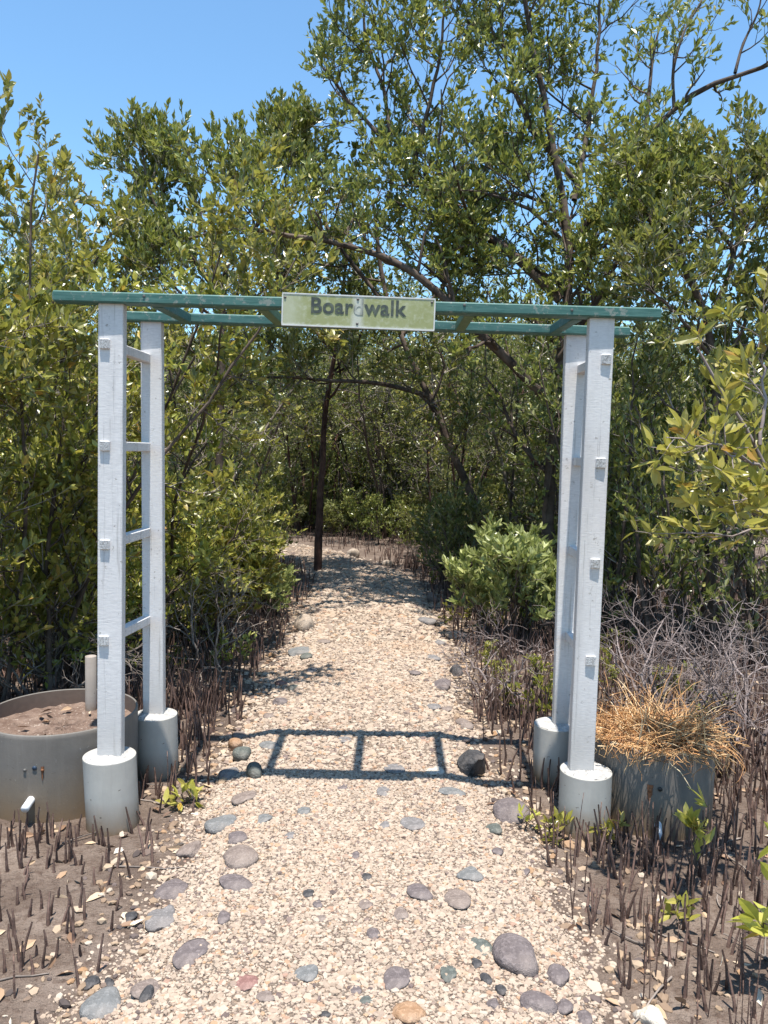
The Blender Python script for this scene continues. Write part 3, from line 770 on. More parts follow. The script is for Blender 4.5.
# loose pale chips and dead twigs on the soil
gr = G(654, 841); PR2 = .255; cr = np.array([gr[0], gr[1]+PR2, 0]); cr[0] = at(652, 760, cr[1])[0]
pr = planter('grey round planter overflowing with dry straw behind the right footings', cr, PR2, .365, .06)
o = knob(pr, on_cyl(658, 826, cr, PR2), PR2, M_whitep, 'drain_pipe', .015, .07, 1.0)
knob(o.parent, on_cyl(660, 789, cr, PR2), PR2, M_black, 'hole_shade', .009, .005); knob(pr, on_cyl(650, 790, cr, PR2), PR2, M_rust, 'rusty_bolt', .010, .004)  # black disc in place of a hole, with its inner shade as colour
def stain(parent, p, r, wd, L, mat):
    a0 = math.atan2(p[1], p[0]); mb = MB(); a = np.linspace(-1, 1, 9); z = np.linspace(0, 1, 7); A_, Z_ = np.meshgrid(a, z, indexing='ij')
    gg = np.random.default_rng(int(abs(p[0])*9999)); hw = wd*(1 - .55*Z_)*(1 + .25*gg.normal(size=Z_.shape)*(Z_ > 0)); ang = a0 + A_*hw/r
    rr_ = r*1.004 + .0022 - .004*np.abs(A_)**3
    V = np.stack([np.cos(ang)*rr_, np.sin(ang)*rr_, p[2] + wd - Z_*L*(1 - .35*A_**2)], -1); i, j = np.meshgrid(np.arange(8), np.arange(6), indexing='ij'); b = i*7+j
    mb.add(V, np.stack([b, b+1, b+8, b+7], -1).reshape(-1, 4)); link('rust_stain', mb.mesh('rust_stain', mat, True), parent)
stain(pr, on_cyl(650, 788, cr, PR2), PR2, .014, .075, M_rust); stain(pl, on_cyl(42.5, 768, cl, PR), PR, .007, .06, M_rust)
# upright pipe in the left planter
pz = PH - .09
pp = at(91, 707, 3.62); mb = MB(); hp = at(91, 656, 3.62)[2] - pz
lathe(mb, [(.026, 0), (.026, hp-.002), (.025, hp), (.021, hp), (.021, hp-.1)], n=28)
o = link('upright_pipe', mb.mesh('upright_pipe', pvc('tan_pipe', (.34, .29, .25), .05), True), loc=(pp[0], pp[1], pz)); tag(o, 'thin tan plastic pipe standing upright in the soil of the left planter', 'pipe')

# straw
g = np.random.default_rng(5); n = 2000
a = g.random(n)*6.28; rr = PR2*.85*np.sqrt(g.random(n))
P0 = np.stack([cr[0]+rr*np.cos(a), cr[1]+rr*np.sin(a), np.full(n, .345) + .075*(1-(rr/PR2)**2)*g.random(n)], 1)
out = nrm(np.stack([np.cos(a), np.sin(a), np.zeros(n)], 1) + g.normal(size=(n, 3))*.7)
stand = (g.random(n) < .10)
side_ = g.normal(size=(n, 3))*np.array([1., 1., .08])
P0[:, :2] += g.normal(size=(n, 2))*.05
d = nrm(out*np.array([1, 1, .15])*np.where(stand, .3, .16)[:, None] + side_*np.where(stand, .45, 1.)[:, None] + np.array([0, 0, 1.])*np.where(stand, .9, .16)[:, None])
hang = np.exp(-((a-5.6)/.55)**2); LL = np.where(stand, .12+.18*g.random(n), .09+.12*g.random(n) + hang*.12*g.random(n)); pts = [P0]; p = P0
for s_ in range(7):
    d = nrm(d + np.array([0, 0, -1.])*np.where(stand, .10, .10)[:, None] + g.normal(size=d.shape)*.2)
    p = p + d*(LL/7)[:, None]
    rad = np.hypot(p[:, 0]-cr[0], p[:, 1]-cr[1]); lim_ = np.where(hang > .5, PR2+.09, PR2+.02) + .04*g.random(n); kk = np.minimum(1, lim_/rad); p[:, 0] = cr[0] + (p[:, 0]-cr[0])*kk; p[:, 1] = cr[1] + (p[:, 1]-cr[1])*kk; rad = rad*kk
    floor_ = np.where(rad < PR2+.012, .368, .02)
    p[:, 2] = np.maximum(p[:, 2], floor_); pts.append(p.copy())
mb = MB(); tubes(mb, np.stack(pts, 1), .0016+.0014*g.random(n), .0010, 3)
k = NT('straw'); rnd = k.n('ShaderNodeNewGeometry').outputs['Random Per Island']
k.bsdf(k.ramp(rnd, [(0, (.12, .06, .03)), (.25, (.36, .17, .065)), (.55, (.56, .30, .12)), (.85, (.66, .42, .20)), (1, (.70, .56, .36))]), .6)
o = link('dry_grass', mb.mesh('dry_grass', k.m, True, cr), loc=cr); tag(o, 'clump of orange dry grass spilling over the right planter', 'dry grass')

# ------------------------------------------------------------------ plants
def make_plant(name, label, cat, base, limbs, spec, leafspec, lmat, bmat, group=None, seed=1, wood_sides=7, parts=('trunk', 'crown'), lump=.05, extra=()):
    """limbs: list of (points, r0, r1) in world metres; spec: list of levels; leaves on the last level"""
    g = np.random.default_rng(seed)
    base = np.asarray(base, float)
    P = np.stack([resample(l[0], 14) for l in limbs])
    P[:, 1:] += g.normal(size=P[:, 1:].shape)*.012*np.linspace(.3, 1, 13)[None, :, None]
    r0 = np.array([l[1] for l in limbs]); r1 = np.array([l[2] for l in limbs])
    wood = MB(); tubes(wood, P, r0, r1, wood_sides, lump=lump)
    rad = (r0, r1); cur = P; sides = [5, 4, 3, 3]; thick = sum(len(f) for f in wood.f)
    for n_, lv in enumerate(spec):
        if n_ == 1: thick = sum(len(f) for f in wood.f)
        C, rad2 = sub(g, cur, rad, **lv)
        tubes(wood, C, rad2[0], rad2[1], sides[n_])
        cur, rad = C, rad2
    bits = [(cur, leafspec)] if leafspec else []
    for l2, spec2, leaf2 in extra:
        P = np.stack([resample(l[0], 14) for l in l2]); rad = (np.array([l[1] for l in l2]), np.array([l[2] for l in l2])); cur = P
        tubes(wood, P, rad[0], rad[1], wood_sides, lump=lump)
        for n_, lv2 in enumerate(spec2):
            C, rad2 = sub(g, cur, rad, **lv2); tubes(wood, C, rad2[0], rad2[1], sides[n_]); cur, rad = C, rad2
        bits.append((cur, leaf2))
    t = thing(name, label, cat, base, group)
    wme = wood.mesh(parts[0], bmat, True, base)
    if leafspec and parts[0] == 'trunk':
        wme.materials.append(M_twig); mi = np.zeros(len(wme.polygons), np.int32); mi[thick:] = 1
        if not extra: wme.polygons.foreach_set('material_index', mi)
    link(parts[0], wme, t)
    if leafspec:
        lf = MB()
        for c_, ls_ in bits: leaves(lf, g, c_, **ls_)
        link(parts[1], lf.mesh(parts[1], lmat, False, base), t)
    return t

def stems(g, base, n, h, tilt, r0, r1, spread=.15, wig=.1):
    out = []
    for q in range(n):
        a = g.random()*6.28; p = np.array(base, float) + np.array([math.cos(a), math.sin(a), 0])*spread*g.random(); p[2] = float(groundz(p[0], p[1])[0]) - .03 if abs(p[1]) < 30 else -.02
        d = nrm(np.array([math.cos(a)*tilt, math.sin(a)*tilt, 1.])); pts = [p]; hh = h*(.82+.24*g.random())
        for _ in range(7):
            d = nrm(d + g.normal(size=3)*wig + np.array([0, 0, .05])); p = p + d*hh/7; pts.append(p)
        out.append((pts, r0*(.7+.5*g.random()), r1))
    return out
def lv(k, L, ang, wig=.15, up=.05, nseg=4, t0=.15, t1=1., fall=.5, shrink=.55):
    return dict(k=k, L=L, ang=ang, wig=wig, up=up, nseg=nseg, t0=t0, t1=t1, fall=fall, shrink=shrink)
def gp(px, Y, z=None):
    p = at(px, 512, Y); return np.array([p[0], Y, float(groundz(p[0], Y)[0]) if z is None else z])
def hero(pix): return [at(x, y, Y) for x, y, Y in pix]

LF = dict(per=11, L=.085, W=.036, up=.35, spread=.75)

# the big tree right of the path: trunk behind the back right post, limbs fanning over the arch
b = gp(548, 7.3)
limbs = [
 ([b, *hero([(541, 560, 7.3), (556, 470, 7.3), (550, 400, 7.3), (566, 330, 7.35), (580, 240, 7.4), (545, 165, 7.45), (555, 90, 7.5), (515, 20, 7.6), (520, -50, 7.6)])], (.062), .018),
 (hero([(553, 405, 7.3), (527, 376, 7.25), (495, 347, 7.2), (469, 327, 7.15), (443, 293, 7.1), (413, 269, 7.1), (384, 250, 7.1), (320, 240, 7.0), (270, 228, 7.0), (230, 221, 6.9), (190, 238, 6.9)]), .05, .012),
 (hero([(560, 300, 7.35), (504, 245, 7.5), (449, 210, 7.6), (410, 182, 7.7), (391, 140, 7.8), (345, 105, 7.9), (320, 60, 8.0)]), .05, .012),
 (hero([(410, 182, 7.7), (425, 120, 7.6), (440, 60, 7.6), (448, -30, 7.6)]), .025, .008),
 (hero([(391, 140, 7.8), (385, 90, 7.9), (360, 30, 8.0), (372, -40, 8.0)]), .022, .008),
 (hero([(575, 180, 7.45), (530, 130, 7.6), (505, 70, 7.7), (500, -20, 7.8)]), .03, .008),
 (hero([(574, 200, 7.45), (590, 120, 7.7), (598, 40, 7.8), (602, -50, 7.9)]), .03, .008),
 (hero([(557, 360, 7.3), (600, 300, 7.0), (625, 240, 6.8), (640, 190, 6.7)]), .03, .008),
 (hero([(565, 290, 7.35), (530, 262, 7.4), (505, 255, 7.5), (470, 262, 7.6)]), .022, .006),
 (hero([(570, 265, 7.35), (600, 250, 7.0), (625, 225, 6.8), (655, 215, 6.7)]), .02, .006), (hero([(566, 220, 7.4), (540, 200, 7.5), (500, 190, 7.6), (470, 200, 7.7)]), .02, .006),
 (hero([(384, 184, 7.5), (440, 186, 7.5), (484, 192, 7.45), (529, 205, 7.45), (562, 240, 7.4)])[::-1], .02, .007)]
bare = [(hero([(573, 250, 7.4), (614, 180, 7.2), (644, 140, 7.1), (674, 107, 7.0), (704, 82, 6.9), (768, 70, 6.8), (810, 40, 6.7)]), .042, .012),
 (hero([(644, 140, 7.1), (649, 95, 7.1), (652, 60, 7.2), (662, 15, 7.3)]), .022, .006),
 (hero([(674, 107, 7.0), (672, 70, 7.0), (684, 30, 7.0), (702, 0, 7.1)]), .017, .005), (hero([(735, 73, 6.85), (742, 45, 6.9), (760, 10, 6.9), (764, -30, 6.9)]), .015, .004)]
make_plant('mangrove_tree', 'big spreading mangrove tree whose dark limbs arch over the path', 'tree', b, limbs,
  [lv(11, 1.1, 55, .2, .12, 5, .18), lv(6, .55, 50, .2, .12, 4, .1), lv(5, .28, 45, .15, .15, 3, .1)],
  dict(per=9, L=.074, W=.032, up=.4, spread=.75), M_mid, M_bark_d, seed=3,
  extra=[([(hero([(545, 520, 7.25), (556, 440, 7.2), (548, 370, 7.2), (566, 300, 7.2), (572, 250, 7.25)]), .008, .004)], [lv(30, .3, 70, .2, .1, 4, .0, 1., .2), lv(6, .16, 45, .2, .1, 3, .2)], dict(per=8, L=.07, W=.032, up=.3, spread=.8)),
   (bare, [lv(7, .6, 50, .22, .15, 5, .15), lv(5, .28, 45, .18, .15, 3, .2)], dict(per=7, L=.078, W=.033, up=.4, spread=.7))])

# leaning grey tree behind the sign
b = gp(492, 9.2)
limbs = [
 ([b, *hero([(487, 510, 9.1), (462, 478, 9.0), (443, 440, 9.0), (436, 400, 9.0), (416, 372, 9.0), (395, 330, 9.1), (380, 270, 9.2), (372, 200, 9.3)])], .06, .018),
 (hero([(432, 398, 9.0), (389, 383, 8.9), (330, 380, 8.8), (256, 377, 8.7), (205, 370, 8.6)]), .03, .009),
 (hero([(400, 338, 9.1), (450, 280, 9.2), (480, 210, 9.3), (490, 150, 9.4)]), .03, .009),
 (hero([(390, 310, 9.1), (340, 250, 9.1), (310, 190, 9.2), (300, 140, 9.2)]), .028, .009)]
make_plant('mangrove_tree', 'mangrove with thick grey trunk leaning left behind the sign', 'tree', b, limbs,
  [lv(9, 1.0, 55, .2, .1, 5, .3), lv(6, .5, 50, .2, .1, 4, .1), lv(4, .28, 45, .15, .12, 3, .1)], LF, M_mid, M_bark_d, seed=4)

# slim dark tree at the inside of the path bend
b = gp(319, 10.0)
limbs = [
 ([b, *hero([(319, 530, 10.), (320, 500, 10.), (324, 430, 10.), (329, 380, 10.), (337, 345, 10.), (345, 290, 10.), (350, 220, 10.1)])], .055, .014),
 (hero([(336, 353, 10.), (318, 335, 10.), (304, 322, 9.9), (290, 280, 9.9)]), .022, .007),
 (hero([(331, 375, 10.), (352, 365, 9.8), (362, 330, 9.7), (380, 290, 9.7)]), .018, .006)]
make_plant('mangrove_tree', 'slim reddish-dark trunk at the inside of the path bend', 'tree', b, limbs,
  [lv(7, .9, 55, .2, .1, 5, .45), lv(5, .5, 50, .2, .1, 4, .1), lv(4, .28, 45, .15, .12, 3, .1)], LF, M_green, M_bark_r, seed=5)

# tree on the right with dark forking trunk
b = gp(712, 6.2)
limbs = [
 ([b, *hero([(715, 520, 6.2), (716, 430, 6.2), (714, 343, 6.2), (712, 313, 6.2), (699, 283, 6.2), (679, 252, 6.2), (650, 228, 6.25), (632, 190, 6.3)])], .065, .014),
 (hero([(712, 318, 6.2), (730, 270, 6.3), (742, 220, 6.4), (742, 190, 6.5), (746, 175, 6.5)]), .03, .008),
 (hero([(714, 360, 6.2), (690, 330, 6.0), (668, 300, 5.9), (650, 290, 5.8)]), .02, .006),
 (hero([(736, 240, 6.4), (770, 215, 6.4), (790, 180, 6.5)]), .02, .006),
 (hero([(735, 250, 6.4), (700, 205, 6.6), (692, 190, 6.7), (688, 175, 6.8)]), .02, .006),
 (hero([(715, 400, 6.2), (760, 350, 6.2), (790, 310, 6.2)]), .02, .006)]
make_plant('mangrove_tree', 'dark forking tree at the right side behind the straw planter', 'tree', b, limbs,
  [lv(9, .8, 55, .2, .12, 5, .3), lv(6, .45, 50, .2, .12, 4, .1), lv(5, .25, 45, .15, .15, 3, .1)],
  dict(per=8, L=.075, W=.032, up=.4, spread=.75), M_mid, M_bark_d, seed=6)

# trees left of the path, behind the left posts
b = gp(222, 8.0)
limbs = [
 ([b, *hero([(220, 480, 8.), (216, 430, 8.), (226, 360, 8.), (222, 290, 8.), (205, 220, 8.1), (185, 185, 8.1), (178, 150, 8.1)])], .055, .01),
 (hero([(224, 330, 8.), (250, 260, 8.1), (255, 200, 8.1), (262, 150, 8.2)]), .03, .008),
 (hero([(222, 300, 8.), (180, 240, 7.8), (150, 200, 7.8), (142, 150, 7.8)]), .028, .008),
 (hero([(221, 320, 8.), (185, 300, 7.7), (165, 275, 7.6), (150, 255, 7.6)]), .02, .007),
 (hero([(224, 315, 8.), (270, 295, 7.9), (290, 265, 7.8)]), .02, .007),
 (hero([(250, 235, 8.1), (285, 190, 8.2), (292, 150, 8.3)]), .02, .007)]
make_plant('mangrove_tree', 'mangrove with feathery upright crown rising behind the left posts', 'tree', b, limbs,
  [lv(9, .8, 50, .2, .17, 5, .55), lv(6, .45, 48, .2, .15, 4, .1), lv(5, .26, 42, .15, .15, 3, .1)],
  dict(per=10, L=.078, W=.033, up=.5, spread=.6), M_mid, M_bark_d, seed=8)

# tall yellow-green shrubs close on the left
gL = np.random.default_rng(21)
LSPEC = [lv(18, .62, 58, .2, .08, 5, .06, 1., .35), lv(9, .34, 48, .18, .12, 4, .1)]
LLEAF = dict(per=15, L=.060, W=.026, up=.35, spread=.75, detail=1)
for q, (px, Yd, h, n, lab) in enumerate([
   (12, 4.7, 3.2, 8, 'tall yellow-green mangrove shrub at the left edge behind the bare planter'),
   (85, 5.3, 2.95, 5, 'tall yellow-green mangrove shrub between the left edge and the front left post'),
   (150, 6.2, 1.2, 5, 'yellow-green mangrove shrub seen through the left ladder of the arch'),
   (-60, 4.4, 2.85, 4, 'yellow-green mangrove shrub cut off by the left edge of the photo'),
   (50, 6.4, 4.15, 8, 'upright greener mangrove shrub rising behind the tall left edge shrubs')]):
    b = gp(px, Yd)
    make_plant('mangrove_shrub', lab, 'shrub', b, stems(gL, b, n, h, .12, .015, .005, .55, .16), LSPEC, LLEAF if Yd < 6 else dict(LLEAF, detail=0), M_ygreen, M_bark_d, 'yellow-green shrubs on the left of the arch', 30+q)

# low leafy shrubs along the left of the path
for q, (px, Yd, h, n, lab, m) in enumerate([
   (200, 6.3, .85, 6, 'low yellowish shrub left of the path just past the arch', M_ygreen),
   (180, 7.6, .9, 5, 'low yellowish shrub beside the path in front of the bend', M_ygreen),
   (262, 7.4, .3, 4, 'small leafy shrub at the foot of the slim dark trunk', M_light),
   (110, 5.6, 1.3, 5, 'low leafy shrub behind the pipe of the left planter', M_ygreen),
   (30, 4.9, 1.3, 5, 'low leafy shrub behind the left side of the bare planter', M_ygreen)]):
    b = gp(px, Yd)
    make_plant('leafy_shrub', lab, 'shrub', b, stems(gL, b, n, h, .5, .012, .004, .25), [lv(8, .34, 45, .18, .12, 4, .3), lv(5, .2, 42, .15, .15, 3, .1)], dict(per=9, L=.08, W=.036, up=.35, spread=.8), m, M_bark_d, None, 50+q)

# light green bush right of the path
b = gp(514, 6.4)
make_plant('leafy_bush', 'rounded light green bush right of the path before the back right post', 'bush', b,
  stems(gL, b, 6, .88, .22, .011, .005, .2) + stems(gL, b, 8, .62, .42, .010, .005, .3), [lv(8, .28, 48, .15, .18, 4, .42, 1., .3), lv(5, .2, 42, .12, .25, 3, .1)],
  dict(per=11, L=.088, W=.030, up=.45, spread=.8, detail=1), M_light, M_bark_d, None, 61)
# darker shrubs right behind the posts
for q, (px, Yd, h, n, lab) in enumerate([
   (630, 6.6, 2.5, 5, 'dark green shrub directly behind the right posts'),
   (700, 5.9, 2.2, 5, 'dark green shrub behind the bleached dead brush'),
   (775, 5.6, 2.4, 4, 'dark green shrub at the right edge beyond the dead brush'),
   (585, 8.4, 2.8, 4, 'dark green shrub filling the gap between bush and right posts'),
   (455, 8.8, .9, 4, 'small green shrub on the right side of the path bend'),
   (660, 8.0, 3.4, 5, 'taller green mangrove shrub behind the dark shrubs on the right')]):
    b = gp(px, Yd)
    make_plant('mangrove_shrub', lab, 'shrub', b, stems(gL, b, n, h, .28, .02, .006, .3), [lv(11, .6, 45, .16, .14, 5, .08, 1., .35), lv(7, .32, 42, .15, .15, 4, .1)],
      dict(per=9, L=.076, W=.033, up=.35, spread=.75), (M_green, M_mid)[q % 2], M_bark_d, None, 70+q)

# bright branch reaching in from the right, near the camera
b = np.array([at(905, 512, 2.75)[0], 2.75, 0.])
limbs = [
 ([b, *hero([(880, 760, 2.75), (850, 640, 2.75), (790, 520, 2.75), (752, 430, 2.75), (735, 395, 2.75), (715, 360, 2.75), (695, 350, 2.75)])], .016, .004),
 (hero([(845, 630, 2.75), (800, 560, 2.7), (768, 527, 2.7), (745, 532, 2.65), (710, 540, 2.62), (678, 530, 2.6)]), .007, .002),
 (hero([(770, 470, 2.75), (730, 455, 2.6), (700, 442, 2.55), (672, 440, 2.5)]), .006, .002),
 (hero([(760, 445, 2.75), (765, 380, 2.8), (758, 340, 2.85), (765, 300, 2.85)]), .007, .002),
 (hero([(790, 520, 2.75), (765, 480, 2.9), (740, 470, 3.0), (700, 475, 3.05), (675, 470, 3.05)]), .006, .002),
 (hero([(800, 540, 2.75), (775, 500, 2.6), (750, 505, 2.5), (728, 495, 2.45)]), .006, .002)]
make_plant('mangrove_branch', 'bright yellow-green branch with large leaves reaching in at the right edge', 'branch', b, limbs,
  [lv(14, .17, 55, .15, .1, 4, .25, 1., .2)], dict(per=9, L=.076, W=.028, up=.35, spread=.8, detail=1, t0=.3, tuft=3), M_bright, M_dead, None, 81, parts=('stem', 'foliage'))

# ------------------------------------------------------------------ dead brush
def brush(label, b, n, h, tilt, seed, spec, r0=.012, spread=.05, m=None):
    g = np.random.default_rng(seed)
    return make_plant('dead_shrub', label, 'dead shrub', b, stems(g, b, n, h, tilt, r0, .003, spread, .2), spec, None, None, m or M_dead, None, seed, 6, parts=('twigs', 'x'), lump=.03)
BS = [lv(7, .48, 50, .28, .03, 6, .12, 1., .3, .6), lv(4, .26, 52, .3, 0, 5, .1, 1., .5, .65), lv(3, .15, 50, .25, 0, 3, .1, 1., .5, .6)]
brush('tangle of bleached grey dead twigs behind the straw planter', gp(672, 4.3), 6, .78, .65, 91, BS, .014)
brush('bleached dead brush leaning in at the right edge beyond the straw', gp(765, 4.1), 5, .78, .7, 92, BS, .014)
brush('low dead brush of pale crooked twigs left of the back right post', gp(505, 4.75), 5, .5, 1.6, 93, [lv(6, .3, 55, .25, 0, 5, .15), lv(4, .16, 52, .25, 0, 4, .1)], .01)
brush('dead brush tangle among the roots behind the back left post', gp(215, 5.3), 4, .8, .9, 94, BS, m=M_bark_g)
brush('grey dead twigs hanging behind the bare planter', gp(50, 4.4), 4, .75, .9, 95, BS, m=M_bark_g)
brush('dead brush of thin twigs under the rounded light green bush', gp(520, 6.0), 6, .5, 1.4, 96, [lv(6, .3, 55, .25, 0, 5, .15), lv(4, .16, 52, .25, 0, 4, .1)], .01)

# ------------------------------------------------------------------ saplings
def sapling(px, py, h, n, L, label, lean=.1, seed=1):
    b = G(px, py); b[2] = float(groundz(b[0], b[1])[0]); g = np.random.default_rng(seed)
    return make_plant('mangrove_sapling', label, 'sapling', b, stems(g, b, n, h, lean, .0045, .002, .02, .08),
       [lv(5, .07, 45, .1, .2, 3, .35, 1., .3)], dict(per=4, L=L, W=L*.36, up=.3, spread=.8, detail=1, t0=.3, tuft=2), M_bright, M_bark_d, 'mangrove saplings near the footings', seed, parts=('stem', 'foliage'), lump=.0)
sapling(684, 892, .36, 2, .075, 'tallest young sapling with glossy leaves before the straw planter', .15, 101)
sapling(677, 932, .13, 1, .06, 'small sapling in the mud below the tallest one', .1, 102)
sapling(617, 852, .16, 2, .055, 'sapling standing just right of the front right footing', .15, 103)
sapling(553, 843, .12, 2, .05, 'sapling at the left foot of the front right footing', .1, 104)
sapling(531, 830, .10, 1, .04, 'tiny sapling in gravel between the right footings', .1, 105)
sapling(177, 805, .10, 2, .065, 'pale sapling at the foot of the back left footing', .4, 106)
b = np.array([at(800, 512, 2.15)[0], 2.15, 0.])
make_plant('mangrove_sapling', 'sapling with large yellow-green leaves cut by the lower right edge', 'sapling', b,
  [([b, *hero([(800, 990, 2.15), (790, 930, 2.15), (778, 870, 2.15), (772, 840, 2.15)])], .006, .003), (hero([(795, 960, 2.15), (780, 930, 2.12), (762, 922, 2.1)]), .004, .002)],
  [lv(4, .06, 50, .1, .1, 3, .3)], dict(per=4, L=.10, W=.034, up=.2, spread=.8, detail=1, t0=.3, tuft=2), M_bright, M_bark_d, 'mangrove saplings near the footings', 107, parts=('stem', 'foliage'), lump=0)

# ------------------------------------------------------------------ breathing roots
g = np.random.default_rng(55)
avoid = [(post[q][0][:2], .13) for q in post] + [(cl[:2], PR+.03), (cr[:2], PR2+.03)]
def root_spots(n, y0, y1, xr, dens):
    P = np.stack([g.uniform(*xr, n), g.uniform(y0, y1, n)], 1)
    d = poly_sd(P); pr = np.clip((-d+.03)/.3, 0, 1) * dens(P)
    cl_ = .5 + .8*np.clip(wob(P[:, 0]*2.5, P[:, 1]*2.5, 1.5)+.25, 0, 1)
    ok = g.random(n) < pr*cl_
    for c, r in avoid: ok &= np.hypot(P[:, 0]-c[0], P[:, 1]-c[1]) > r
    ok &= (np.abs(P[:, 0]) < .56*P[:, 1]+.35)
    return P[ok]
near = lambda P: np.where(P[:, 0] < 0, np.where(P[:, 1] < 3.2, .42, .9), np.where(P[:, 1] < 2.2, .6, .75))
S1 = root_spots(13000, 1.7, 4.6, (-2.9, 2.9), near)
S2 = root_spots(19000, 4.4, 11, (-5, 5), lambda P: np.ones(len(P)))
S3_ = root_spots(9000, 10.5, 19, (-8, 8), lambda P: np.ones(len(P)))
S = np.concatenate([S1, S2, S3_]); H = (.085+.125*g.random(len(S))**1.3)*np.where(S[:, 1] > 10, .95, np.where(S[:, 1] > 3.5, 1.2, 1))*np.where((S[:, 0] < 0) & (S[:, 1] < 3.3), .7, 1.05)*(.7+.6*g.random(len(S)))
vis = H/S[:, 1]; order = np.argsort(-vis); ind, rest = order[:300], order[300:]
def root_mesh(q):
    gg = np.random.default_rng(200+q); p = np.array([0, 0, -.06]); d = nrm(np.array([gg.normal()*.08, gg.normal()*.08, 1])); pts = [p]
    for _ in range(6):
        d = nrm(d + gg.normal(size=3)*.07); p = p + d*1.06/6*np.array([.08, .08, 1]); pts.append(p)
    mb = MB(); tubes(mb, np.array(pts)[None],   .0043, .0021, 7, lump=.12); mb.f.append(np.array([[mb.n-7+r for r in range(7)]]))
    return mb.mesh('breathing_root', M_root, True)
RM = [root_mesh(q) for q in range(9)]
for n_, q in enumerate(ind):
    o = link('breathing_root', RM[n_ % 9]); s_ = .42+.55*g.random()
    o.location = (S[q, 0], S[q, 1], float(groundz(S[q, 0], S[q, 1])[0])); o.rotation_euler = (g.normal()*.05, g.normal()*.05, g.random()*6.28); o.scale = (s_, s_, H[q]*.84)
    tag(o, 'thin dark brown breathing root poking up from the mud near the camera', 'root', 'single breathing roots in the near mud')
P = np.c_[S[rest], groundz(S[rest, 0], S[rest, 1])-.01]; hh = H[rest]; n = len(P)
dd = nrm(np.stack([g.normal(size=n)*.10, g.normal(size=n)*.10, np.ones(n)], 1)); pts = [P]
for s_ in range(3):
    dd = nrm(dd + g.normal(size=dd.shape)*.09); P = P + dd*(hh/3)[:, None]; pts.append(P)
mb = MB(); tubes(mb, np.stack(pts, 1), .0055+.002*g.random(n), .0028, 4)
tag(link('breathing_roots', mb.mesh('breathing_roots', M_root, True)), 'dense mass of breathing roots under the shrubs on both sides', kind='stuff')

# ------------------------------------------------------------------ fallen leaves and twigs
g = np.random.default_rng(66)
def litter(n, y0, y1, xr):
    P = np.stack([g.uniform(*xr, n), g.uniform(y0, y1, n)], 1); d = poly_sd(P)
    ok = (d < .05) & (g.random(n) < np.clip(.9+d*.15, .3, 1))
    for c, r in avoid: ok &= np.hypot(P[:, 0]-c[0], P[:, 1]-c[1]) > r
    P = P[ok]; return np.c_[P, groundz(P[:, 0], P[:, 1])+.006]
P = np.concatenate([litter(1000, 1.6, 4.2, (-2.4, 2.4)), litter(2500, 4.2, 9, (-4.5, 4.5))])
a = g.random(18)*6.28; rr = PR*.85*np.sqrt(g.random(18)); P = np.concatenate([P, np.stack([cl[0]+rr*np.cos(a), cl[1]+rr*np.sin(a), np.full(18, PH-.060)], 1)])
n = len(P); d0 = nrm(np.stack([g.normal(size=n), g.normal(size=n), g.normal(size=n)*.12], 1))
Q = np.stack([P, P+d0*.002], 1); lf = MB(); leaves(lf, g, Q, 1, .062, .024, up=0, spread=.08, detail=1, fold=.35)
k = NT('dead_leaf'); rnd = k.n('ShaderNodeNewGeometry').outputs['Random Per Island']
k.bsdf(k.ramp(rnd, [(0, (.12, .065, .04)), (.35, (.28, .17, .10)), (.6, (.42, .30, .19)), (.85, (.55, .45, .33)), (1, (.66, .60, .50))]), .7)
tag(link('fallen_leaves', lf.mesh('fallen_leaves', k.m)), 'dry tan leaves scattered on the mud', kind='stuff')
n = 420; P = np.stack([g.uniform(-3, 3, n), g.uniform(1.7, 7, n)], 1); P = P[poly_sd(P) < -.08]
for c, r in avoid: P = P[np.hypot(P[:, 0]-c[0], P[:, 1]-c[1]) > r+.08]
P = np.c_[P, groundz(P[:, 0], P[:, 1])+.008]; n = len(P); d0 = nrm(np.stack([g.normal(size=n), g.normal(size=n), g.normal(size=n)*.06], 1)); L_ = .08+.22*g.random(n); pts = [P]
for _ in range(4):
    d0 = nrm(d0 + g.normal(size=d0.shape)*np.array([.2, .2, .05])); P = P + d0*(L_/4)[:, None]; P[:, 2] = np.maximum(P[:, 2], groundz(P[:, 0], P[:, 1])+.004); pts.append(P)
mb = MB(); tubes(mb, np.stack(pts, 1), .004, .002, 5)
tag(link('twig_litter', mb.mesh('twig_litter', M_bark_g, True)), 'fallen twigs scattered on the mud', kind='stuff')

# ------------------------------------------------------------------ forest behind
gF = np.random.default_rng(77)
protos = []
def proto(n, h, tilt, spec, leafspec, m, bm, seed, lab):
    b = np.array([0, 60.0 + seed*5, 0.])
    st = stems(np.random.default_rng(seed), b, n, h, tilt, .03, .008, .5, .13)
    return make_plant('mangrove_tree', lab, 'tree', b, st, spec, leafspec, m, bm, None, seed, 6)
FS = [lv(11, 1.0, 55, .22, .1, 5, .12, 1., .35), lv(6, .55, 50, .22, .1, 4, .1), lv(4, .3, 45, .18, .12, 3, .1)]
FL_ = dict(per=7, L=.08, W=.036, up=.35, spread=.8)
GB = 'mangrove trees in the dense stand behind the path'
LB = 'slender green mangrove in the dense stand beyond the path bend'
for q in range(5):
    protos.append(proto(4+q % 2, 3.9+.25*q, .16+.05*(q % 3), FS, FL_, (M_green, M_mid)[q % 2], (M_bark_g, M_bark_d, M_bark_g)[q % 3], 120+q, LB))
spots = []
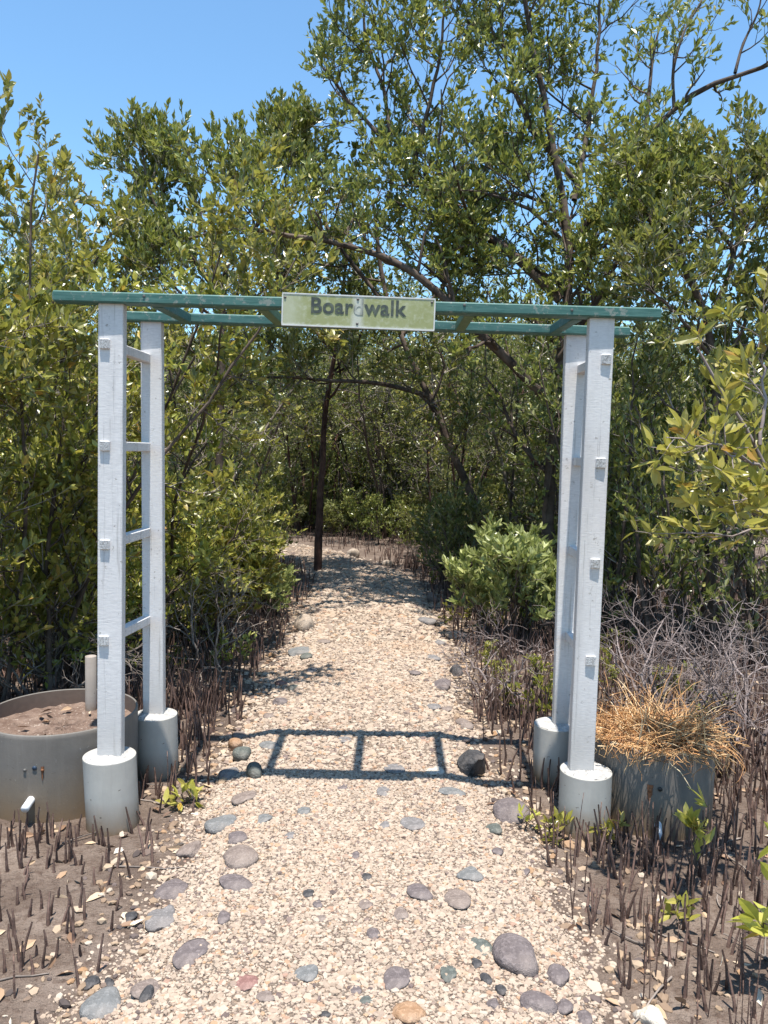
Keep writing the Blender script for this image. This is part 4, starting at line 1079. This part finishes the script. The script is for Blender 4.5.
# first row just beyond the bend, then rows going back
for Yd, n_, x0, x1, s0 in ((11.2, 3, 1.7, 5.8, .85), (12.6, 3, -7.6, -4.2, .8), (15.9, 9, -6.5, 6.0, .95), (17.2, 8, -7, 7, .95), (19.0, 9, -9, 9, .9), (21.5, 10, -11, 11, .92), (25, 11, -13, 13, .95), (29, 11, -16, 16, 1.)):
    for q in range(n_):
        x = x0 + (x1-x0)*(q+.5)/n_ + gF.normal()*.35; y = Yd + gF.normal()*.45
        spots.append((x, y, s0*(.88+.24*gF.random())))
for q, (x, y, s_) in enumerate(spots):
    src = protos[q % 5]; rz = gF.random()*6.28
    if q < 5:
        src.location = (x, y, 0); src.rotation_euler = (0, 0, rz); src.scale = (s_,)*3; src['group'] = GB
    else: dup(src, (x, y, 0), rz, s_, LB, GB)
# nearer named trees left and right, copies of the same kind
for x, y, s_, lab in ((-4.1, 9.2, .95, 'green mangrove far left behind the tall yellow-green shrubs'), 
                      (2.5, 9.8, 1.0, 'green mangrove behind the arch right of the leaning grey trunk'), (4.6, 9.0, .72, 'green mangrove at the far right behind the dark forking tree'),
                      (-5.6, 7.6, .9, 'green mangrove at the far left edge of the stand')):
    dup(protos[int(gF.integers(5))], (x, y, 0), gF.random()*6.28, s_, lab)
bt = []
LBT = 'thin bare-stemmed mangrove sapling tree in the shade beyond the arch'; GBT = 'bare-stemmed young mangroves between the arch and the dense stand'
for q in range(4):
    b = np.array([0, 70.+q*4, 0.])
    bt.append(make_plant('young_mangrove', LBT, 'tree', b, stems(np.random.default_rng(300+q), b, 2+q % 2, 3.6+.2*q, .2, (.022, .03, .018, .026)[q], .006, .3, .14),
      [lv(9, .9, 60, .3, .05, 6, .2, 1., .2, .5), lv(5, .5, 55, .25, .08, 4, .15), lv(3, .28, 48, .2, .12, 3, .1)], dict(per=5, L=.07, W=.03, up=.35, spread=.8), (M_green, M_mid)[q % 2], (M_bark_d, M_bark_g, M_bark_r, M_bark_d)[q], GBT, 310+q, 6))
bspots = [(-1.75, 8.9), (-2.3, 9.6), (-1.5, 10.7), (-2.9, 8.6), (-3.4, 10.2), (-2.1, 11.3), (1.15, 10.6), (1.6, 9.4), (1.0, 12.4), (.35, 14.6), (-.6, 15.0), (-1.6, 14.9), (-2.7, 15.2), (1.5, 13.6), (2.4, 11.5), (2.2, 8.2), (-3.6, 11.6), (-1.15, 11.4), (.7, 13.4), (-.1, 14.3), (3.0, 7.6)]
for q, (x, y) in enumerate(bspots):
    if poly_sd(np.array([[x, y]]))[0] > -.3: continue
    if bt[q % 4].location.y > 60: bt[q % 4].location = (x, y, 0)
    else: dup(bt[q % 4], (x, y, 0), gF.random()*6.28, .85+.35*gF.random())
for t_ in bt:
    if t_.location.y > 60: t_.location = (gF.uniform(2, 4), 12.5, 0)
hc = []  # dark-stemmed trees whose high crowns are added to shade the background
LHC = 'tall mangrove with bare dark lower stems and a high crown added for shade beyond the path bend'; GHC = 'high-crowned mangroves added for shade just beyond the path bend'
for q in range(3):
    b = np.array([0, 90.+q*4, 0.])
    hc.append(make_plant('mangrove_tree', LHC, 'tree', b, stems(np.random.default_rng(400+q), b, 5, 4.5, .22, .032, .008, .7, .12),
      [lv(9, 1.1, 60, .25, .06, 5, .42, 1., .3), lv(6, .55, 50, .22, .1, 4, .1), lv(4, .3, 45, .18, .12, 3, .1)], dict(per=4, L=.08, W=.036, up=.35, spread=.8), (M_mid, M_ygreen, M_mid)[q], (M_bark_d, M_bark_r, M_bark_d)[q], GHC, 410+q, 6))
for q, (x, y) in enumerate([(.3, 14.6), (-1.5, 15.1), (1.9, 14.2), (-3.0, 14.9), (1.2, 12.7), (3.3, 13.2), (-.6, 15.7), (2.6, 15.4)]):
    if q < 3: hc[q].location = (x, y, 0)
    else: dup(hc[q % 3], (x, y, 0), gF.random()*6.28, .88+.2*gF.random())
# understory shrubs in the shade
ush = []
LU = 'low green understory shrub in the dense stand beyond the path bend'
GU = 'understory shrubs beyond the path bend'
for q in range(3):
    b = np.array([0, 50.+q*3, 0.]); ush.append(make_plant('understory_shrub', LU, 'shrub', b, stems(gF, b, 5, 1.5, .4, .015, .005, .4), [lv(9, .5, 48, .18, .1, 4, .1), lv(6, .28, 45, .15, .12, 3, .1)], dict(per=9, L=.085, W=.038, up=.35, spread=.8), (M_mid, M_light, M_mid)[q], M_bark_d, GU, 150+q))
us = []
for Yd, n_, x0, x1 in ((16.6, 12, -6, 5), (14.8, 3, .6, 3.5), (13.2, 6, .7, 4.5), (10.8, 3, 1.2, 3.6), (17.6, 11, -8, 8), (20.5, 11, -9, 9), (11.3, 3, -4.8, -1.9)):
    for q in range(n_): us.append((x0+(x1-x0)*(q+.5)/n_+gF.normal()*.25, Yd+gF.normal()*.3))
for q, (x, y) in enumerate(us):
    s_ = .75+.5*gF.random()
    if poly_sd(np.array([[x, y]]))[0] > -.45: continue
    if ush[q % 3].location.y > 40: ush[q % 3].location = (x, y, 0)
    else: dup(ush[q % 3], (x, y, 0), gF.random()*6.28, s_, LU, GU)
sp = make_plant('mangrove_seedling', 'small leafy mangrove seedling among the breathing roots beside the path', 'seedling', (0, 45., 0.), stems(gF, (0, 45., 0.), 3, .34, .35, .005, .002, .08, .12),
   [lv(6, .14, 48, .15, .15, 3, .25, 1., .3)], dict(per=6, L=.065, W=.028, up=.35, spread=.8), M_ygreen, M_bark_d, 'seedlings among the breathing roots', 180, parts=('stem', 'foliage'), lump=0)
c_ = 0
for x, y in np.stack([gF.uniform(-4, 4, 400), gF.uniform(4.2, 10.5, 400)], 1):
    dd_ = poly_sd(np.array([[x, y]]))[0]
    if dd_ > -.15 or dd_ < -1.5 or abs(x) > .45*y or c_ >= 84: continue
    if any(math.hypot(x-c[0], y-c[1]) < r+.2 for c, r in avoid): continue
    z = float(groundz(x, y)[0])
    if c_ == 0: sp.location = (x, y, z)
    else: dup(sp, (x, y, z), gF.random()*6.28, .4+.5*gF.random())
    c_ += 1
for x, y in [(LX, LY) for LY, n_, a_, b_ in ((12.6, 3, .9, 2.6), (13.5, 4, .1, 3.), (14.2, 12, -1.7, 3.2), (14.9, 16, -3.4, 3.4), (15.6, 15, -3.4, 3.4), (11.6, 2, .75, 1.4)) for LX in np.linspace(a_, b_, n_)]:
    x += gF.normal()*.2; y += gF.normal()*.2
    if poly_sd(np.array([[x, y]]))[0] > -.4: continue
    dup(ush[int(gF.integers(3))], (x, y, 0), gF.random()*6.28, .36+.3*gF.random(), LU, GU)
# far woods closing the view, read as one mass
g = np.random.default_rng(88); n = 60000
P = np.stack([g.uniform(-34, 34, n), g.uniform(33, 46, n), np.zeros(n)], 1); P[:, 2] = g.random(n)**.8*(6.2+1.5*wob(P[:, 0]*.4, P[:, 1]*.3, 1))
Q = np.stack([P, P+nrm(g.normal(size=P.shape))*.1], 1); lf = MB(); leaves(lf, g, Q, 1, .38, .2, up=.3, spread=.8)
tag(link('far_woods', lf.mesh('far_woods', M_green)), 'far mangrove woods closing the view behind the trees', kind='stuff')
